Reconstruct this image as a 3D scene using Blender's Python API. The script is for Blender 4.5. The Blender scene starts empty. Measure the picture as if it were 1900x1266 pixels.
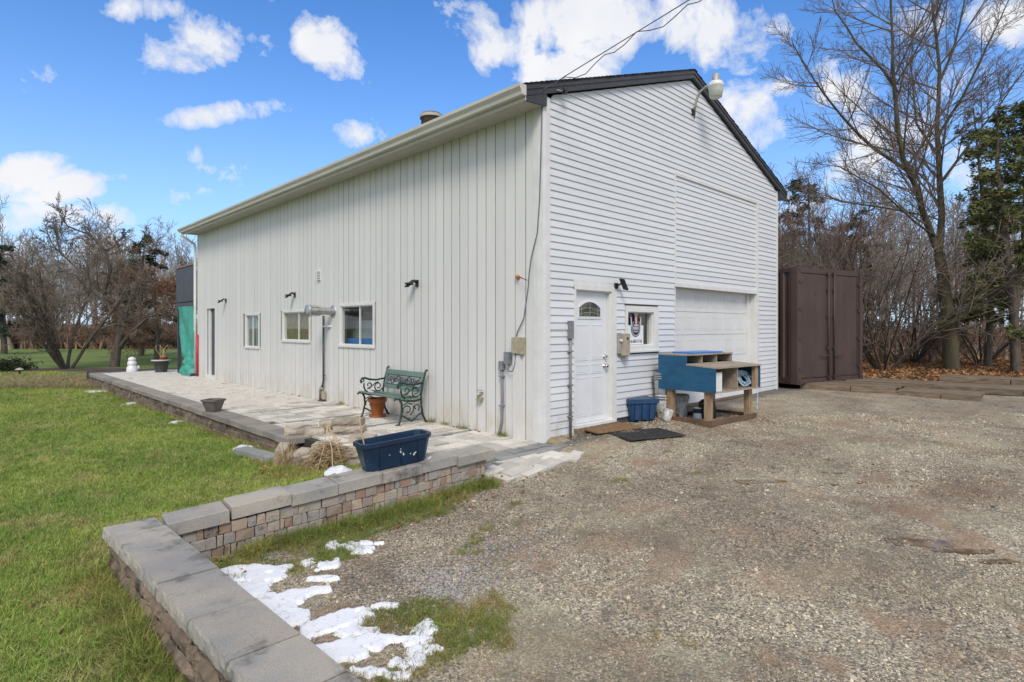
import bpy, math, random
import numpy as np
from mathutils import Vector, Matrix, noise

random.seed(7); rng = np.random.default_rng(7)
scene = bpy.context.scene
COL = scene.collection
R = math.radians

# ---------------------------------------------------------------- camera
CAM = np.array([-5.476, -5.071, 1.48])
FW = np.array([0.6966, 0.7174, 0.0]); FW /= np.linalg.norm(FW)
RT = np.array([FW[1], -FW[0], 0.0])
FPX, CX, HY = 1078.0, 950.0, 608.0
cam_d = bpy.data.cameras.new('camera'); cam = bpy.data.objects.new('camera', cam_d); COL.objects.link(cam)
cam.location = CAM.tolist()
cam.rotation_euler = (R(90), 0, -math.atan2(FW[0], FW[1]))
cam_d.sensor_width = 36; cam_d.lens = 36 * FPX / 1900; cam_d.shift_y = -25 / 1900
cam_d.clip_start = 0.05; cam_d.clip_end = 2000
scene.camera = cam

def ray(px, py):
    return FW + RT * (px - CX) / FPX + np.array([0, 0, 1.0]) * (HY - py) / FPX
def P(px, py, D):            # point at a given distance
    return Vector((CAM + ray(px, py) * D).tolist())
def G(px, py, z):            # point on a level plane
    r = ray(px, py); return Vector((CAM + r * (z - CAM[2]) / r[2]).tolist())

# ---------------------------------------------------------------- world
SUN_EL, SUN_AZ = R(44), R(227)      # azimuth of the direction TO the sun, measured from +X counter-clockwise
sun_dir = Vector((math.cos(SUN_EL) * math.cos(SUN_AZ), math.cos(SUN_EL) * math.sin(SUN_AZ), math.sin(SUN_EL)))
world = bpy.data.worlds.new('World'); scene.world = world; world.use_nodes = True
wn = world.node_tree; wn.nodes.clear()
def N(nt, t, **kw):
    n = nt.nodes.new(t)
    for k, v in kw.items(): setattr(n, k, v)
    return n
def math_(nt, op, a, b=None, c=None, clamp=False):
    n = nt.nodes.new('ShaderNodeMath'); n.operation = op; n.use_clamp = clamp
    for i, v in enumerate((a, b, c)):
        if v is None: continue
        if isinstance(v, (int, float)): n.inputs[i].default_value = v
        else: nt.links.new(v, n.inputs[i])
    return n.outputs[0]
def mixc(nt, fac, a, b, blend='MIX'):
    n = nt.nodes.new('ShaderNodeMix'); n.data_type = 'RGBA'; n.blend_type = blend
    for i, v in ((0, fac), (6, a), (7, b)):
        if isinstance(v, (int, float)): n.inputs[i].default_value = v
        elif isinstance(v, (tuple, list)): n.inputs[i].default_value = (*v[:3], 1)
        else: nt.links.new(v, n.inputs[i])
    return n.outputs[2]
sky = N(wn, 'ShaderNodeTexSky', sky_type='NISHITA', sun_disc=False)
sky.sun_elevation = SUN_EL; sky.sun_rotation = math.atan2(sun_dir.x, sun_dir.y)
sky.air_density = 1.0; sky.dust_density = 0.4; sky.ozone_density = 2.5; sky.altitude = 200
geo = N(wn, 'ShaderNodeTexCoord')
VEC = geo.outputs['Generated']
sep = N(wn, 'ShaderNodeSeparateXYZ'); wn.links.new(VEC, sep.inputs[0])
# cloud banks, given by direction, width, height, tilt and weight
CLOUDS = [(355, 88, 66, 46, 22, 1.0), (278, 18, 60, 22, 0, .7), (610, 88, 46, 50, 25, 1.0), (428, 208, 100, 20, 6, .95), (668, 244, 46, 25, 0, .9),
          (50, 318, 75, 26, 14, .85), (150, 338, 70, 22, 14, .8), (325, 368, 52, 16, 6, .6), (45, 408, 90, 20, 4, .65), (235, 400, 40, 18, 0, .6),
          (925, 60, 60, 62, 0, 1.0), (1080, 30, 200, 42, 0, 1.1), (1300, 60, 110, 50, 0, 1.1), (1050, 132, 70, 26, 0, 1.0), (1130, 90, 70, 40, 0, .8), (1380, 78, 50, 40, -20, .9),
          (1385, 218, 58, 50, 20, 1.0), (1440, 165, 30, 20, 0, .8), (1430, 240, 50, 28, 0, .85), (1580, 175, 60, 32, 10, .95), (1600, 270, 110, 50, 10, .8),
          (1730, 170, 70, 45, 20, .9), (1740, 30, 80, 35, 10, .9), (1880, 40, 80, 35, -5, .95), (1590, 12, 50, 14, 0, .7), (70, 470, 160, 30, 0, .6), (1500, 420, 200, 60, 0, .45), (1800, 330, 160, 60, 0, .4)]
nz = N(wn, 'ShaderNodeTexNoise', noise_dimensions='3D'); nz.inputs['Scale'].default_value = 9; nz.inputs['Detail'].default_value = 9; nz.inputs['Roughness'].default_value = .62
nz.inputs['Distortion'].default_value = .25
wn.links.new(VEC, nz.inputs['Vector'])
nzb = N(wn, 'ShaderNodeTexNoise'); nzb.inputs['Scale'].default_value = 2.1; nzb.inputs['Detail'].default_value = 2; wn.links.new(VEC, nzb.inputs['Vector'])
# everywhere else: scattered cloud of the same kind
away = N(wn, 'ShaderNodeVectorMath', operation='DOT_PRODUCT'); wn.links.new(VEC, away.inputs[0]); away.inputs[1].default_value = FW.tolist()
out_f = math_(wn, 'SUBTRACT', 1, math_(wn, 'MULTIPLY_ADD', away.outputs['Value'], 3.0, -1.1, clamp=True))
gen = math_(wn, 'MULTIPLY', math_(wn, 'MULTIPLY_ADD', nzb.outputs['Fac'], 3.0, -.62, clamp=True), out_f)
acc = gen
for (px, py, w, h, tilt, wt) in CLOUDS:
    c = ray(px, py); c /= np.linalg.norm(c)
    a = ray(px + 10, py); a = a / np.linalg.norm(a) - c; a /= np.linalg.norm(a)
    b = np.cross(a, c); b /= np.linalg.norm(b)
    t = R(tilt); u = a * math.cos(t) + b * math.sin(t) * 1.0; v = -a * math.sin(t) + b * math.cos(t)
    if True:
        r0 = ray(px, py); k = 1 / np.linalg.norm(r0)
    sw, sh = w / FPX * k, h / FPX * k
    s1 = N(wn, 'ShaderNodeVectorMath', operation='SUBTRACT'); wn.links.new(VEC, s1.inputs[0]); s1.inputs[1].default_value = c.tolist()
    d1 = N(wn, 'ShaderNodeVectorMath', operation='DOT_PRODUCT'); wn.links.new(s1.outputs[0], d1.inputs[0]); d1.inputs[1].default_value = (u / sw).tolist()
    d2 = N(wn, 'ShaderNodeVectorMath', operation='DOT_PRODUCT'); wn.links.new(s1.outputs[0], d2.inputs[0]); d2.inputs[1].default_value = (v / sh).tolist()
    q = math_(wn, 'ADD', math_(wn, 'MULTIPLY', d1.outputs['Value'], d1.outputs['Value']), math_(wn, 'MULTIPLY', d2.outputs['Value'], d2.outputs['Value']))
    m = math_(wn, 'MULTIPLY_ADD', math_(wn, 'MINIMUM', q, 3.0), -.42 * wt, .98 * wt)
    front = math_(wn, 'MULTIPLY', m, math_(wn, 'GREATER_THAN', away.outputs['Value'], 0))
    acc = math_(wn, 'MAXIMUM', acc, front)
dens = math_(wn, 'ADD', acc, math_(wn, 'MULTIPLY_ADD', nz.outputs['Fac'], 3.6, -1.95))
cm = math_(wn, 'MULTIPLY_ADD', dens, 1.9, -.55, clamp=True)
thin = math_(wn, 'POWER', cm, .8)
shade = N(wn, 'ShaderNodeTexNoise'); shade.inputs['Scale'].default_value = 9; shade.inputs['Detail'].default_value = 4; wn.links.new(VEC, shade.inputs['Vector'])
# a cloud is white where thick, a little greyer underneath near the horizon
ccol = mixc(wn, math_(wn, 'MULTIPLY_ADD', shade.outputs['Fac'], 1.6, -.4, clamp=True), (6.6, 6.9, 7.6), (8.4, 8.4, 8.5))
haze = math_(wn, 'POWER', math_(wn, 'SUBTRACT', 1, math_(wn, 'MULTIPLY', sep.outputs[2], 1.6, clamp=True)), 2.7)
tint = mixc(wn, 1.0, sky.outputs[0], (0.68, 1.26, 1.85), 'MULTIPLY')
base = mixc(wn, math_(wn, 'MULTIPLY', haze, .92), tint, (6.0, 7.4, 9.0))
fin = mixc(wn, thin, base, ccol)
bg = N(wn, 'ShaderNodeBackground'); bg.inputs['Strength'].default_value = 0.09
wn.links.new(fin, bg.inputs['Color'])
wo = N(wn, 'ShaderNodeOutputWorld'); wn.links.new(bg.outputs[0], wo.inputs[0])

sl = bpy.data.lights.new('sun', 'SUN'); sl.energy = 2.0; sl.angle = R(20); sl.color = (1, .91, .79)
so = bpy.data.objects.new('sun', sl); COL.objects.link(so)
so.rotation_euler = sun_dir.to_track_quat('Z', 'Y').to_euler()
scene.view_settings.view_transform = 'Standard'; scene.view_settings.look = 'None'
scene.view_settings.exposure = 0.38; scene.view_settings.gamma = 1
scene.render.engine = 'CYCLES'
scene.cycles.max_bounces = 6; scene.cycles.transparent_max_bounces = 12

# ---------------------------------------------------------------- materials
def new_mat(name):
    m = bpy.data.materials.new(name); m.use_nodes = True
    return m, m.node_tree, m.node_tree.nodes['Principled BSDF']
def pos(nt, scale=(1, 1, 1)):
    g = N(nt, 'ShaderNodeNewGeometry'); mp = N(nt, 'ShaderNodeMapping'); mp.inputs['Scale'].default_value = scale
    nt.links.new(g.outputs['Position'], mp.inputs[0]); return mp.outputs[0]
def noise_(nt, vec, s, d=4, r=.55, dist=0):
    n = N(nt, 'ShaderNodeTexNoise'); n.inputs['Scale'].default_value = s; n.inputs['Detail'].default_value = d
    n.inputs['Roughness'].default_value = r; n.inputs['Distortion'].default_value = dist
    nt.links.new(vec, n.inputs['Vector']); return n.outputs['Fac']
def ss(nt, v, lo, hi):
    n = N(nt, 'ShaderNodeMapRange', interpolation_type='SMOOTHSTEP'); n.inputs['From Min'].default_value = lo; n.inputs['From Max'].default_value = hi
    nt.links.new(v, n.inputs['Value']); return n.outputs[0]
def bump(nt, bs, h, st, dist=.01):
    b = N(nt, 'ShaderNodeBump'); b.inputs['Strength'].default_value = st; b.inputs['Distance'].default_value = dist
    nt.links.new(h, b.inputs['Height']); nt.links.new(b.outputs[0], bs.inputs['Normal'])
def M(name, col, rough=.7, col2=None, scale=6, var=.0, stretch=(1, 1, 1), bs=.0, bsc=60, metal=0, stain=None, stain_s=2, stain_r=(.55, .72), fine=.0, hue=None, spec=.5):
    m, nt, b = new_mat(name)
    v = pos(nt, stretch); c = col
    if col2:
        c = mixc(nt, ss(nt, noise_(nt, v, scale, 5, .6), .35, .65), col, col2)
    if fine:
        c = mixc(nt, 1, c, mixc(nt, noise_(nt, pos(nt), 130, 3, .7), (1 - fine,) * 3, (1 + fine,) * 3), 'MULTIPLY')
    if hue:
        oi = N(nt, 'ShaderNodeObjectInfo'); cr = N(nt, 'ShaderNodeValToRGB'); cr.color_ramp.interpolation = 'LINEAR'
        cr.color_ramp.elements[0].color = (*hue[0], 1); cr.color_ramp.elements[-1].color = (*hue[-1], 1)
        for i, h in enumerate(hue[1:-1]): e = cr.color_ramp.elements.new((i + 1) / (len(hue) - 1)); e.color = (*h, 1)
        nt.links.new(oi.outputs['Random'], cr.inputs[0]); c = mixc(nt, .75, c, cr.outputs[0])
    if var:
        oi = N(nt, 'ShaderNodeObjectInfo'); f = math_(nt, 'MULTIPLY_ADD', oi.outputs['Random'], 2 * var, 1 - var)
        cb = N(nt, 'ShaderNodeCombineColor'); [nt.links.new(f, cb.inputs[i]) for i in range(3)]
        c = mixc(nt, 1, c, cb.outputs[0], 'MULTIPLY')
    if stain:
        c = mixc(nt, ss(nt, noise_(nt, v, stain_s, 7, .65), *stain_r), c, stain)
    if isinstance(c, tuple): b.inputs['Base Color'].default_value = (*c, 1)
    else: nt.links.new(c, b.inputs['Base Color'])
    b.inputs['Roughness'].default_value = rough; b.inputs['Metallic'].default_value = metal
    b.inputs['Specular IOR Level'].default_value = spec
    if bs: bump(nt, b, noise_(nt, pos(nt), bsc, 5, .65), bs)
    return m
# siding / boards with rain dirt towards the ground
def wall_mat(name, a, b2, stretch, dirt, var):
    m, nt, b = new_mat(name)
    v = pos(nt, stretch)
    c = mixc(nt, ss(nt, noise_(nt, v, 2.5, 5, .6), .3, .7), a, b2)
    g = N(nt, 'ShaderNodeNewGeometry'); s = N(nt, 'ShaderNodeSeparateXYZ'); nt.links.new(g.outputs['Position'], s.inputs[0])
    low = math_(nt, 'SUBTRACT', 1, ss(nt, s.outputs[2], .05, .55))
    f = math_(nt, 'MULTIPLY', low, ss(nt, noise_(nt, pos(nt, (1, 1, .35)), 6, 6, .65), .35, .75))
    c = mixc(nt, math_(nt, 'MULTIPLY', f, .7), c, dirt)
    sp = ss(nt, noise_(nt, pos(nt, (1, 1, .3)), 14, 6, .7), .62, .8)
    c = mixc(nt, math_(nt, 'MULTIPLY', sp, .12), c, (.35, .34, .31))
    oi = N(nt, 'ShaderNodeObjectInfo'); f = math_(nt, 'MULTIPLY_ADD', oi.outputs['Random'], 2 * var, 1 - var)
    cb = N(nt, 'ShaderNodeCombineColor'); [nt.links.new(f, cb.inputs[i]) for i in range(3)]
    c = mixc(nt, 1, c, cb.outputs[0], 'MULTIPLY')
    nt.links.new(c, b.inputs['Base Color']); b.inputs['Roughness'].default_value = .5
    bump(nt, b, noise_(nt, pos(nt, (stretch[0] * 10, stretch[1] * 10, stretch[2] * 10)), 5, 4), .25, .004)
    return m
MT = {}
MT['siding'] = wall_mat('vinyl_siding', (.66, .675, .69), (.61, .63, .655), (.6, .6, 4), (.42, .38, .3), .035)
MT['board'] = wall_mat('painted_boards', (.65, .642, .62), (.625, .62, .602), (1, 1, .3), (.5, .42, .27), .035)
MT['groove_shade'] = M('joint_shade', (.17, .165, .15), .9, (.24, .235, .215), 3)  # dark grey standing in for the shadow lines between wall boards
MT['trim'] = M('white_trim', (.7, .7, .68), .45, (.64, .64, .62), 5, stain=(.45, .42, .36), stain_s=4, stain_r=(.6, .85), bs=.15)
MT['gutter'] = M('gutter_cream', (.6, .575, .52), .45, (.54, .515, .46), 3, stretch=(.5, .5, 6), stain=(.3, .27, .22), stain_s=8, stain_r=(.6, .85))
MT['soffit'] = M('soffit_grey', (.52, .49, .45), .6, (.45, .43, .39), 4)
MT['dark'] = M('dark_fascia', (.025, .027, .032), .5, (.04, .042, .048), 5)
MT['shingle'] = M('asphalt_shingle', (.03, .03, .033), .9, (.05, .05, .052), 20, bs=.6, bsc=90)
MT['door'] = M('white_door_paint', (.69, .71, .735), .4, (.65, .67, .69), 3, stain=(.5, .46, .38), stain_s=5, stain_r=(.66, .85))
MT['garage'] = M('garage_door_paint', (.68, .69, .69), .45, (.64, .65, .65), 2, stain=(.42, .4, .35), stain_s=4, stain_r=(.62, .85))
MT['black'] = M('black_plastic', (.012, .012, .013), .45)
MT['grey'] = M('grey_pvc', (.22, .23, .26), .5, (.17, .18, .2), 12)
MT['beige'] = M('beige_plastic', (.42, .37, .27), .5, (.33, .29, .2), 9, stain=(.12, .1, .07), stain_s=9, stain_r=(.6, .8))
MT['galv'] = M('galvanised', (.5, .5, .5), .38, (.36, .36, .36), 14, metal=.7)
MT['chrome'] = M('chrome', (.6, .6, .6), .2, metal=1)
MT['dirtyalu'] = M('cast_aluminium', (.42, .42, .4), .5, (.3, .31, .3), 20, metal=.3)
MT['lampglass'] = M('prismatic_plastic', (.5, .52, .46), .25, (.4, .43, .38), 8)
MT['pipe'] = M('dark_pipe', (.05, .052, .055), .5)
MT['orange'] = M('orange_porcelain', (.5, .17, .04), .4)
MT['iron'] = M('green_cast_iron', (.008, .03, .024), .45, (.015, .045, .035), 20, bs=.3)
MT['slat'] = M('green_slat', (.14, .22, .18), .55, (.1, .16, .13), 12, stretch=(1, .2, 1), bs=.3)
MT['terra'] = M('terracotta', (.38, .12, .035), .6, (.3, .09, .03), 6)
MT['taupe'] = M('taupe_plastic', (.11, .09, .085), .5, (.15, .125, .115), 10)
MT['dkpot'] = M('dark_green_pot', (.05, .065, .055), .6, (.08, .09, .08), 9)
MT['navy'] = M('navy_plastic', (.003, .018, .05), .42, (.006, .03, .07), 5, stain=(.6, .62, .65), stain_s=9, stain_r=(.74, .78))
MT['tote'] = M('blue_tote', (.012, .045, .11), .4, (.02, .06, .14), 5)
MT['bluepaint'] = M('blue_painted_plywood', (.006, .075, .16), .55, (.012, .1, .2), 4, stretch=(1, 1, 3), stain=(.25, .35, .42), stain_s=9, stain_r=(.74, .8), bs=.25, bsc=40)
MT['brightblue'] = M('bright_blue_lid', (.02, .17, .55), .35)
MT['ply'] = M('weathered_plywood', (.27, .21, .15), .8, (.36, .31, .25), 5, stretch=(1, 4, 4), bs=.3, stain=(.1, .08, .06), stain_s=4, stain_r=(.6, .8))
MT['wood'] = M('stud_wood', (.25, .16, .09), .75, (.36, .26, .17), 5, stretch=(4, 4, .6), bs=.4, stain=(.06, .04, .03), stain_s=5, stain_r=(.58, .75), var=.15)
MT['wetwood'] = M('wet_brown_wood', (.17, .095, .055), .7, (.1, .065, .04), 5, bs=.3)
MT['oldwood'] = M('weathered_board', (.22, .17, .115), .85, (.13, .095, .065), 6, stretch=(3, .5, 4), bs=.5, var=.25, stain=(.03, .025, .02), stain_s=4, stain_r=(.6, .75))
MT['rust'] = M('brown_container_paint', (.052, .031, .025), .55, (.07, .042, .035), 1.6, stretch=(1, 1, .5), stain=(.06, .022, .012), stain_s=5, stain_r=(.62, .75), bs=.15, bsc=25)
MT['rust2'] = M('dull_container_steel', (.045, .026, .024), .6, (.07, .04, .035), 6)
MT['tarp'] = M('green_tarp', (.035, .26, .2), .5, (.05, .33, .25), 9, stain=(.4, .6, .55), stain_s=7, stain_r=(.68, .8), bs=.3, bsc=40)
MT['deck'] = M('slate_grey_panel', (.055, .065, .085), .5, (.045, .053, .07), 3)
MT['red'] = M('red_plastic', (.5, .015, .04), .4)
MT['white'] = M('white_plastic', (.75, .75, .75), .4, (.65, .65, .65), 9, stain=(.4, .38, .34), stain_s=12, stain_r=(.6, .8))
MT['dirtybucket'] = M('dirty_bucket', (.55, .54, .5), .5, (.3, .3, .3), 16, stain=(.1, .1, .1), stain_s=10, stain_r=(.55, .7))
MT['mat'] = M('coir_mat', (.25, .14, .06), .95, (.17, .1, .05), 20, bs=.8, bsc=200)
MT['rubber'] = M('black_rubber_mat', (.02, .021, .023), .75, (.045, .043, .04), 14, bs=.6, bsc=60)
MT['straw'] = M('dry_straw', (.5, .37, .21), .8, (.36, .24, .12), 9, var=.3)
MT['stake'] = M('dry_stake', (.5, .38, .22), .8)
MT['curtain'] = M('curtain', (.3, .32, .34), .8, (.16, .17, .19), 6, stretch=(3, 3, .3))
MT['osb'] = M('osb_board', (.25, .2, .11), .8, (.14, .12, .06), 9, stretch=(2, 2, .7), stain=(.06, .05, .03), stain_s=5, stain_r=(.56, .7))
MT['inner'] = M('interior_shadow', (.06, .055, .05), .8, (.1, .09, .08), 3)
MT['cabinet'] = M('white_cabinet', (.6, .6, .57), .5)
MT['brick'] = M('tumbled_paver', (.3, .26, .22), .85, (.36, .31, .26), 9, fine=.25, var=.2, hue=[(.34, .27, .21), (.36, .22, .15), (.3, .29, .28), (.38, .32, .25), (.25, .24, .23), (.37, .27, .19)],
                stain=(.07, .065, .06), stain_s=8, stain_r=(.52, .7), bs=1, bsc=60)
MT['cap'] = M('concrete_cap', (.40, .36, .30), .85, (.30, .29, .27), 2.2, fine=.5, var=.08, stain=(.12, .112, .1), stain_s=4, stain_r=(.52, .72), bs=.7, bsc=140)
MT['block'] = M('wall_block', (.42, .36, .28), .9, (.3, .26, .21), 5, fine=.5, var=.25, stain=(.14, .11, .085), stain_s=5, stain_r=(.52, .72), bs=.9, bsc=60)
MT['rough'] = M('split_stone', (.22, .165, .115), .95, (.13, .1, .075), 8, fine=.4, var=.25, stain=(.035, .03, .025), stain_s=6, stain_r=(.5, .7), bs=1.0, bsc=45)
MT['coping'] = M('patio_coping', (.27, .24, .2), .85, (.22, .2, .18), 3, fine=.3, var=.14, stain=(.1, .09, .08), stain_s=5, stain_r=(.6, .8), bs=.5, bsc=120)
MT['paver'] = M('buff_paver', (.58, .54, .47), .85, (.5, .47, .42), 4, fine=.3, var=.24, stain=(.26, .23, .19), stain_s=3, stain_r=(.6, .85), bs=.35, bsc=110)
MT['greypaver'] = M('grey_paver', (.2, .205, .2), .85, (.26, .26, .25), 4, fine=.2, var=.15, bs=.35, bsc=110)
MT['joint'] = M('sand_joint', (.045, .04, .032), .95, (.035, .036, .024), 12, bs=.6)
MT['found'] = M('foundation_stone', (.4, .33, .21), .9, (.25, .2, .13), 9, bs=1, bsc=25)
MT['bark'] = M('bark_grey', (.13, .105, .083), .95, (.065, .053, .042), 9, stretch=(1, 1, .3), bs=1, bsc=35)
MT['barkm'] = M('bark_mossy', (.1, .085, .05), .95, (.05, .045, .025), 6, stretch=(1, 1, .3), bs=1, bsc=35, stain=(.085, .085, .045), stain_s=3, stain_r=(.55, .7))
MT['twig'] = M('twig_brown', (.2, .155, .122), .9, (.135, .105, .082), 3)
MT['twigred'] = M('twig_red', (.25, .13, .085), .9, (.17, .09, .06), 3)
MT['twigpale'] = M('twig_pale', (.33, .285, .25), .9, (.24, .21, .18), .6)
MT['needle'] = M('cedar_green', (.09, .115, .035), .8, (.16, .16, .055), 1.1, stain=(.24, .17, .06), stain_s=2.2, stain_r=(.6, .75))
MT['needled'] = M('pine_green', (.03, .048, .028), .8, (.05, .065, .035), 1.1)
MT['deadleaf'] = M('dead_leaf', (.26, .14, .07), .85, (.17, .095, .05), 1.5, var=.3)
MT['leafmix'] = M('leaf_litter', (.28, .13, .045), .85, var=.45, hue=[(.34, .15, .04), (.2, .1, .045), (.14, .085, .05), (.38, .22, .1), (.26, .1, .03)])
MT['bag'] = M('snowy_bag', (.7, .72, .76), .4, (.6, .62, .66), 12)
MT['cord'] = M('blue_hose', (.25, .4, .55), .4, (.5, .6, .66), 10)
MT['wire'] = M('wire', (.05, .05, .055), .5)
MT['cable'] = M('grey_cable', (.12, .13, .17), .5)
MT['burlap'] = M('burlap', (.4, .33, .23), .9, (.3, .24, .16), 8, bs=.6)
MT['boxwood'] = M('dark_bush', (.03, .045, .018), .85, (.02, .03, .014), 6)
MT['brickred'] = M('chimney_brick', (.14, .09, .07), .9, (.2, .14, .11), 12, bs=.6, stain=(.05, .045, .04), stain_s=6, stain_r=(.5, .7))

def glass_mat(name, tint=(.93, .95, .94), refl=.02, body=.0):
    m, nt, b = new_mat(name); nt.nodes.remove(b)
    out = nt.nodes['Material Output']
    tr = N(nt, 'ShaderNodeBsdfTransparent'); tr.inputs[0].default_value = (*tint, 1)
    gl = N(nt, 'ShaderNodeBsdfGlossy'); gl.inputs['Roughness'].default_value = .03
    lw = N(nt, 'ShaderNodeLayerWeight'); lw.inputs['Blend'].default_value = .5; f5 = math_(nt, 'MULTIPLY_ADD', math_(nt, 'POWER', lw.outputs['Facing'], 5), .8, .035)
    mx = N(nt, 'ShaderNodeMixShader'); nt.links.new(f5, mx.inputs[0]); nt.links.new(tr.outputs[0], mx.inputs[1]); nt.links.new(gl.outputs[0], mx.inputs[2])
    nt.links.new(mx.outputs[0], out.inputs[0]); return m
MT['glass'] = glass_mat('window_glass')
def snow_mat():
    m, nt, b = new_mat('snow')
    c = mixc(nt, ss(nt, noise_(nt, pos(nt), 18, 7, .75), .55, .72), (.78, .8, .84), (.42, .37, .31))
    nt.links.new(c, b.inputs['Base Color']); b.inputs['Roughness'].default_value = .65
    b.inputs['Subsurface Weight'].default_value = .0
    bump(nt, b, noise_(nt, pos(nt), 60, 5, .6), .6, .01); return m
MT['snow'] = snow_mat()
def grass_mat(name, a, b2, c3, s1=.55, s2=.35):
    m, nt, b = new_mat(name)
    c = mixc(nt, ss(nt, noise_(nt, pos(nt), s1, 4, .6, .5), .35, .65), a, b2)
    c = mixc(nt, math_(nt, 'MULTIPLY', ss(nt, noise_(nt, pos(nt), 1.9, 5, .65), .48, .68), .7), c, c3)
    c = mixc(nt, math_(nt, 'MULTIPLY', ss(nt, noise_(nt, pos(nt), 4.5, 5, .65), .52, .7), .5), c, (.06, .1, .02))
    oi = N(nt, 'ShaderNodeObjectInfo'); c = mixc(nt, math_(nt, 'MULTIPLY', math_(nt, 'POWER', oi.outputs['Random'], 3), .8), c, c3)
    f = math_(nt, 'MULTIPLY_ADD', math_(nt, 'FRACT', math_(nt, 'MULTIPLY', oi.outputs['Random'], 17)), .7, .65)
    cb = N(nt, 'ShaderNodeCombineColor'); [nt.links.new(f, cb.inputs[i]) for i in range(3)]
    c = mixc(nt, 1, c, cb.outputs[0], 'MULTIPLY')
    nt.links.new(c, b.inputs['Base Color']); b.inputs['Roughness'].default_value = .6; b.inputs['Specular IOR Level'].default_value = .25
    return m
MT['grass'] = grass_mat('lawn_blades', (.135, .25, .03), (.27, .37, .06), (.42, .37, .15))
MT['grassdry'] = grass_mat('verge_blades', (.12, .2, .03), (.25, .27, .06), (.34, .24, .1))
MT['grassfar'] = M('dry_grass_far', (.36, .29, .15), .85, (.24, .2, .1), 1.5, var=.3)
MT['brush'] = M('brush_brown', (.26, .165, .11), .9, (.17, .115, .08), .5, var=.25)

def lawn_mat():
    m, nt, b = new_mat('lawn_ground'); v = pos(nt)
    c = mixc(nt, ss(nt, noise_(nt, v, .5, 5, .6, .5), .35, .65), (.09, .15, .022), (.16, .21, .035))
    c = mixc(nt, ss(nt, noise_(nt, v, 2.2, 6, .7), .5, .75), c, (.17, .14, .065))
    c = mixc(nt, 1, c, mixc(nt, noise_(nt, v, 45, 5, .8), (.35,) * 3, (1.55,) * 3), 'MULTIPLY')
    nt.links.new(c, b.inputs['Base Color']); b.inputs['Roughness'].default_value = .9
    bump(nt, b, noise_(nt, v, 50, 5, .7), 1, .03); return m
MT['lawn'] = lawn_mat()
MUD = [(*G(px, py, z_)[:2], r) for px, py, z_, r in ((1785, 1005, -.12, .5), (1610, 881, 0, .4), (1420, 884, -.03, .35), (1680, 1150, -.2, .35), (1500, 1210, -.2, .3), (1880, 1150, -.15, .25), (880, 1120, -.3, .3), (620, 1140, -.33, .25), (1200, 850, -.02, .35), (1750, 960, -.1, .6), (1330, 1240, -.22, .3), (700, 1170, -.32, .2))]
def mud_fac(nt, v):
    wob = N(nt, 'ShaderNodeTexNoise'); wob.inputs['Scale'].default_value = 3.1; wob.inputs['Detail'].default_value = 6; wob.inputs['Roughness'].default_value = .65; nt.links.new(v, wob.inputs['Vector'])
    n_ = math_(nt, 'MULTIPLY_ADD', wob.outputs['Fac'], 9.0, -4.9); acc_ = None
    for mx, my, mr in MUD:
        sb = N(nt, 'ShaderNodeVectorMath', operation='SUBTRACT'); nt.links.new(v, sb.inputs[0]); sb.inputs[1].default_value = (mx, my, 0)
        a_ = N(nt, 'ShaderNodeVectorMath', operation='DOT_PRODUCT'); nt.links.new(sb.outputs[0], a_.inputs[0]); a_.inputs[1].default_value = (RT / mr).tolist()
        b_ = N(nt, 'ShaderNodeVectorMath', operation='DOT_PRODUCT'); nt.links.new(sb.outputs[0], b_.inputs[0]); b_.inputs[1].default_value = (FW / (mr * .55)).tolist()
        q_ = math_(nt, 'ADD', math_(nt, 'MULTIPLY', a_.outputs['Value'], a_.outputs['Value']), math_(nt, 'MULTIPLY', b_.outputs['Value'], b_.outputs['Value']))
        e_ = math_(nt, 'SUBTRACT', 1, q_); acc_ = e_ if acc_ is None else math_(nt, 'MAXIMUM', acc_, e_)
    return ss(nt, math_(nt, 'ADD', math_(nt, 'MAXIMUM', acc_, -1.2), n_), .0, 1.3)
def yard_tone(nt, v, c):
    a_ = ss(nt, noise_(nt, pos(nt, (1, 1.3, 1)), .55, 6, .62, .6), .36, .62)
    c = mixc(nt, 1, c, mixc(nt, a_, (.82, .75, .68), (1.2, 1.16, 1.06)), 'MULTIPLY')
    b_ = ss(nt, noise_(nt, v, 2.1, 7, .72), .5, .66)
    c = mixc(nt, math_(nt, 'MULTIPLY', b_, .42), c, (.12, .098, .078))
    d_ = ss(nt, noise_(nt, pos(nt, (1, 1, 2)), 1.15, 6, .66), .55, .68)
    return mixc(nt, math_(nt, 'MULTIPLY', d_, .5), c, (.3, .2, .13))
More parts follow.
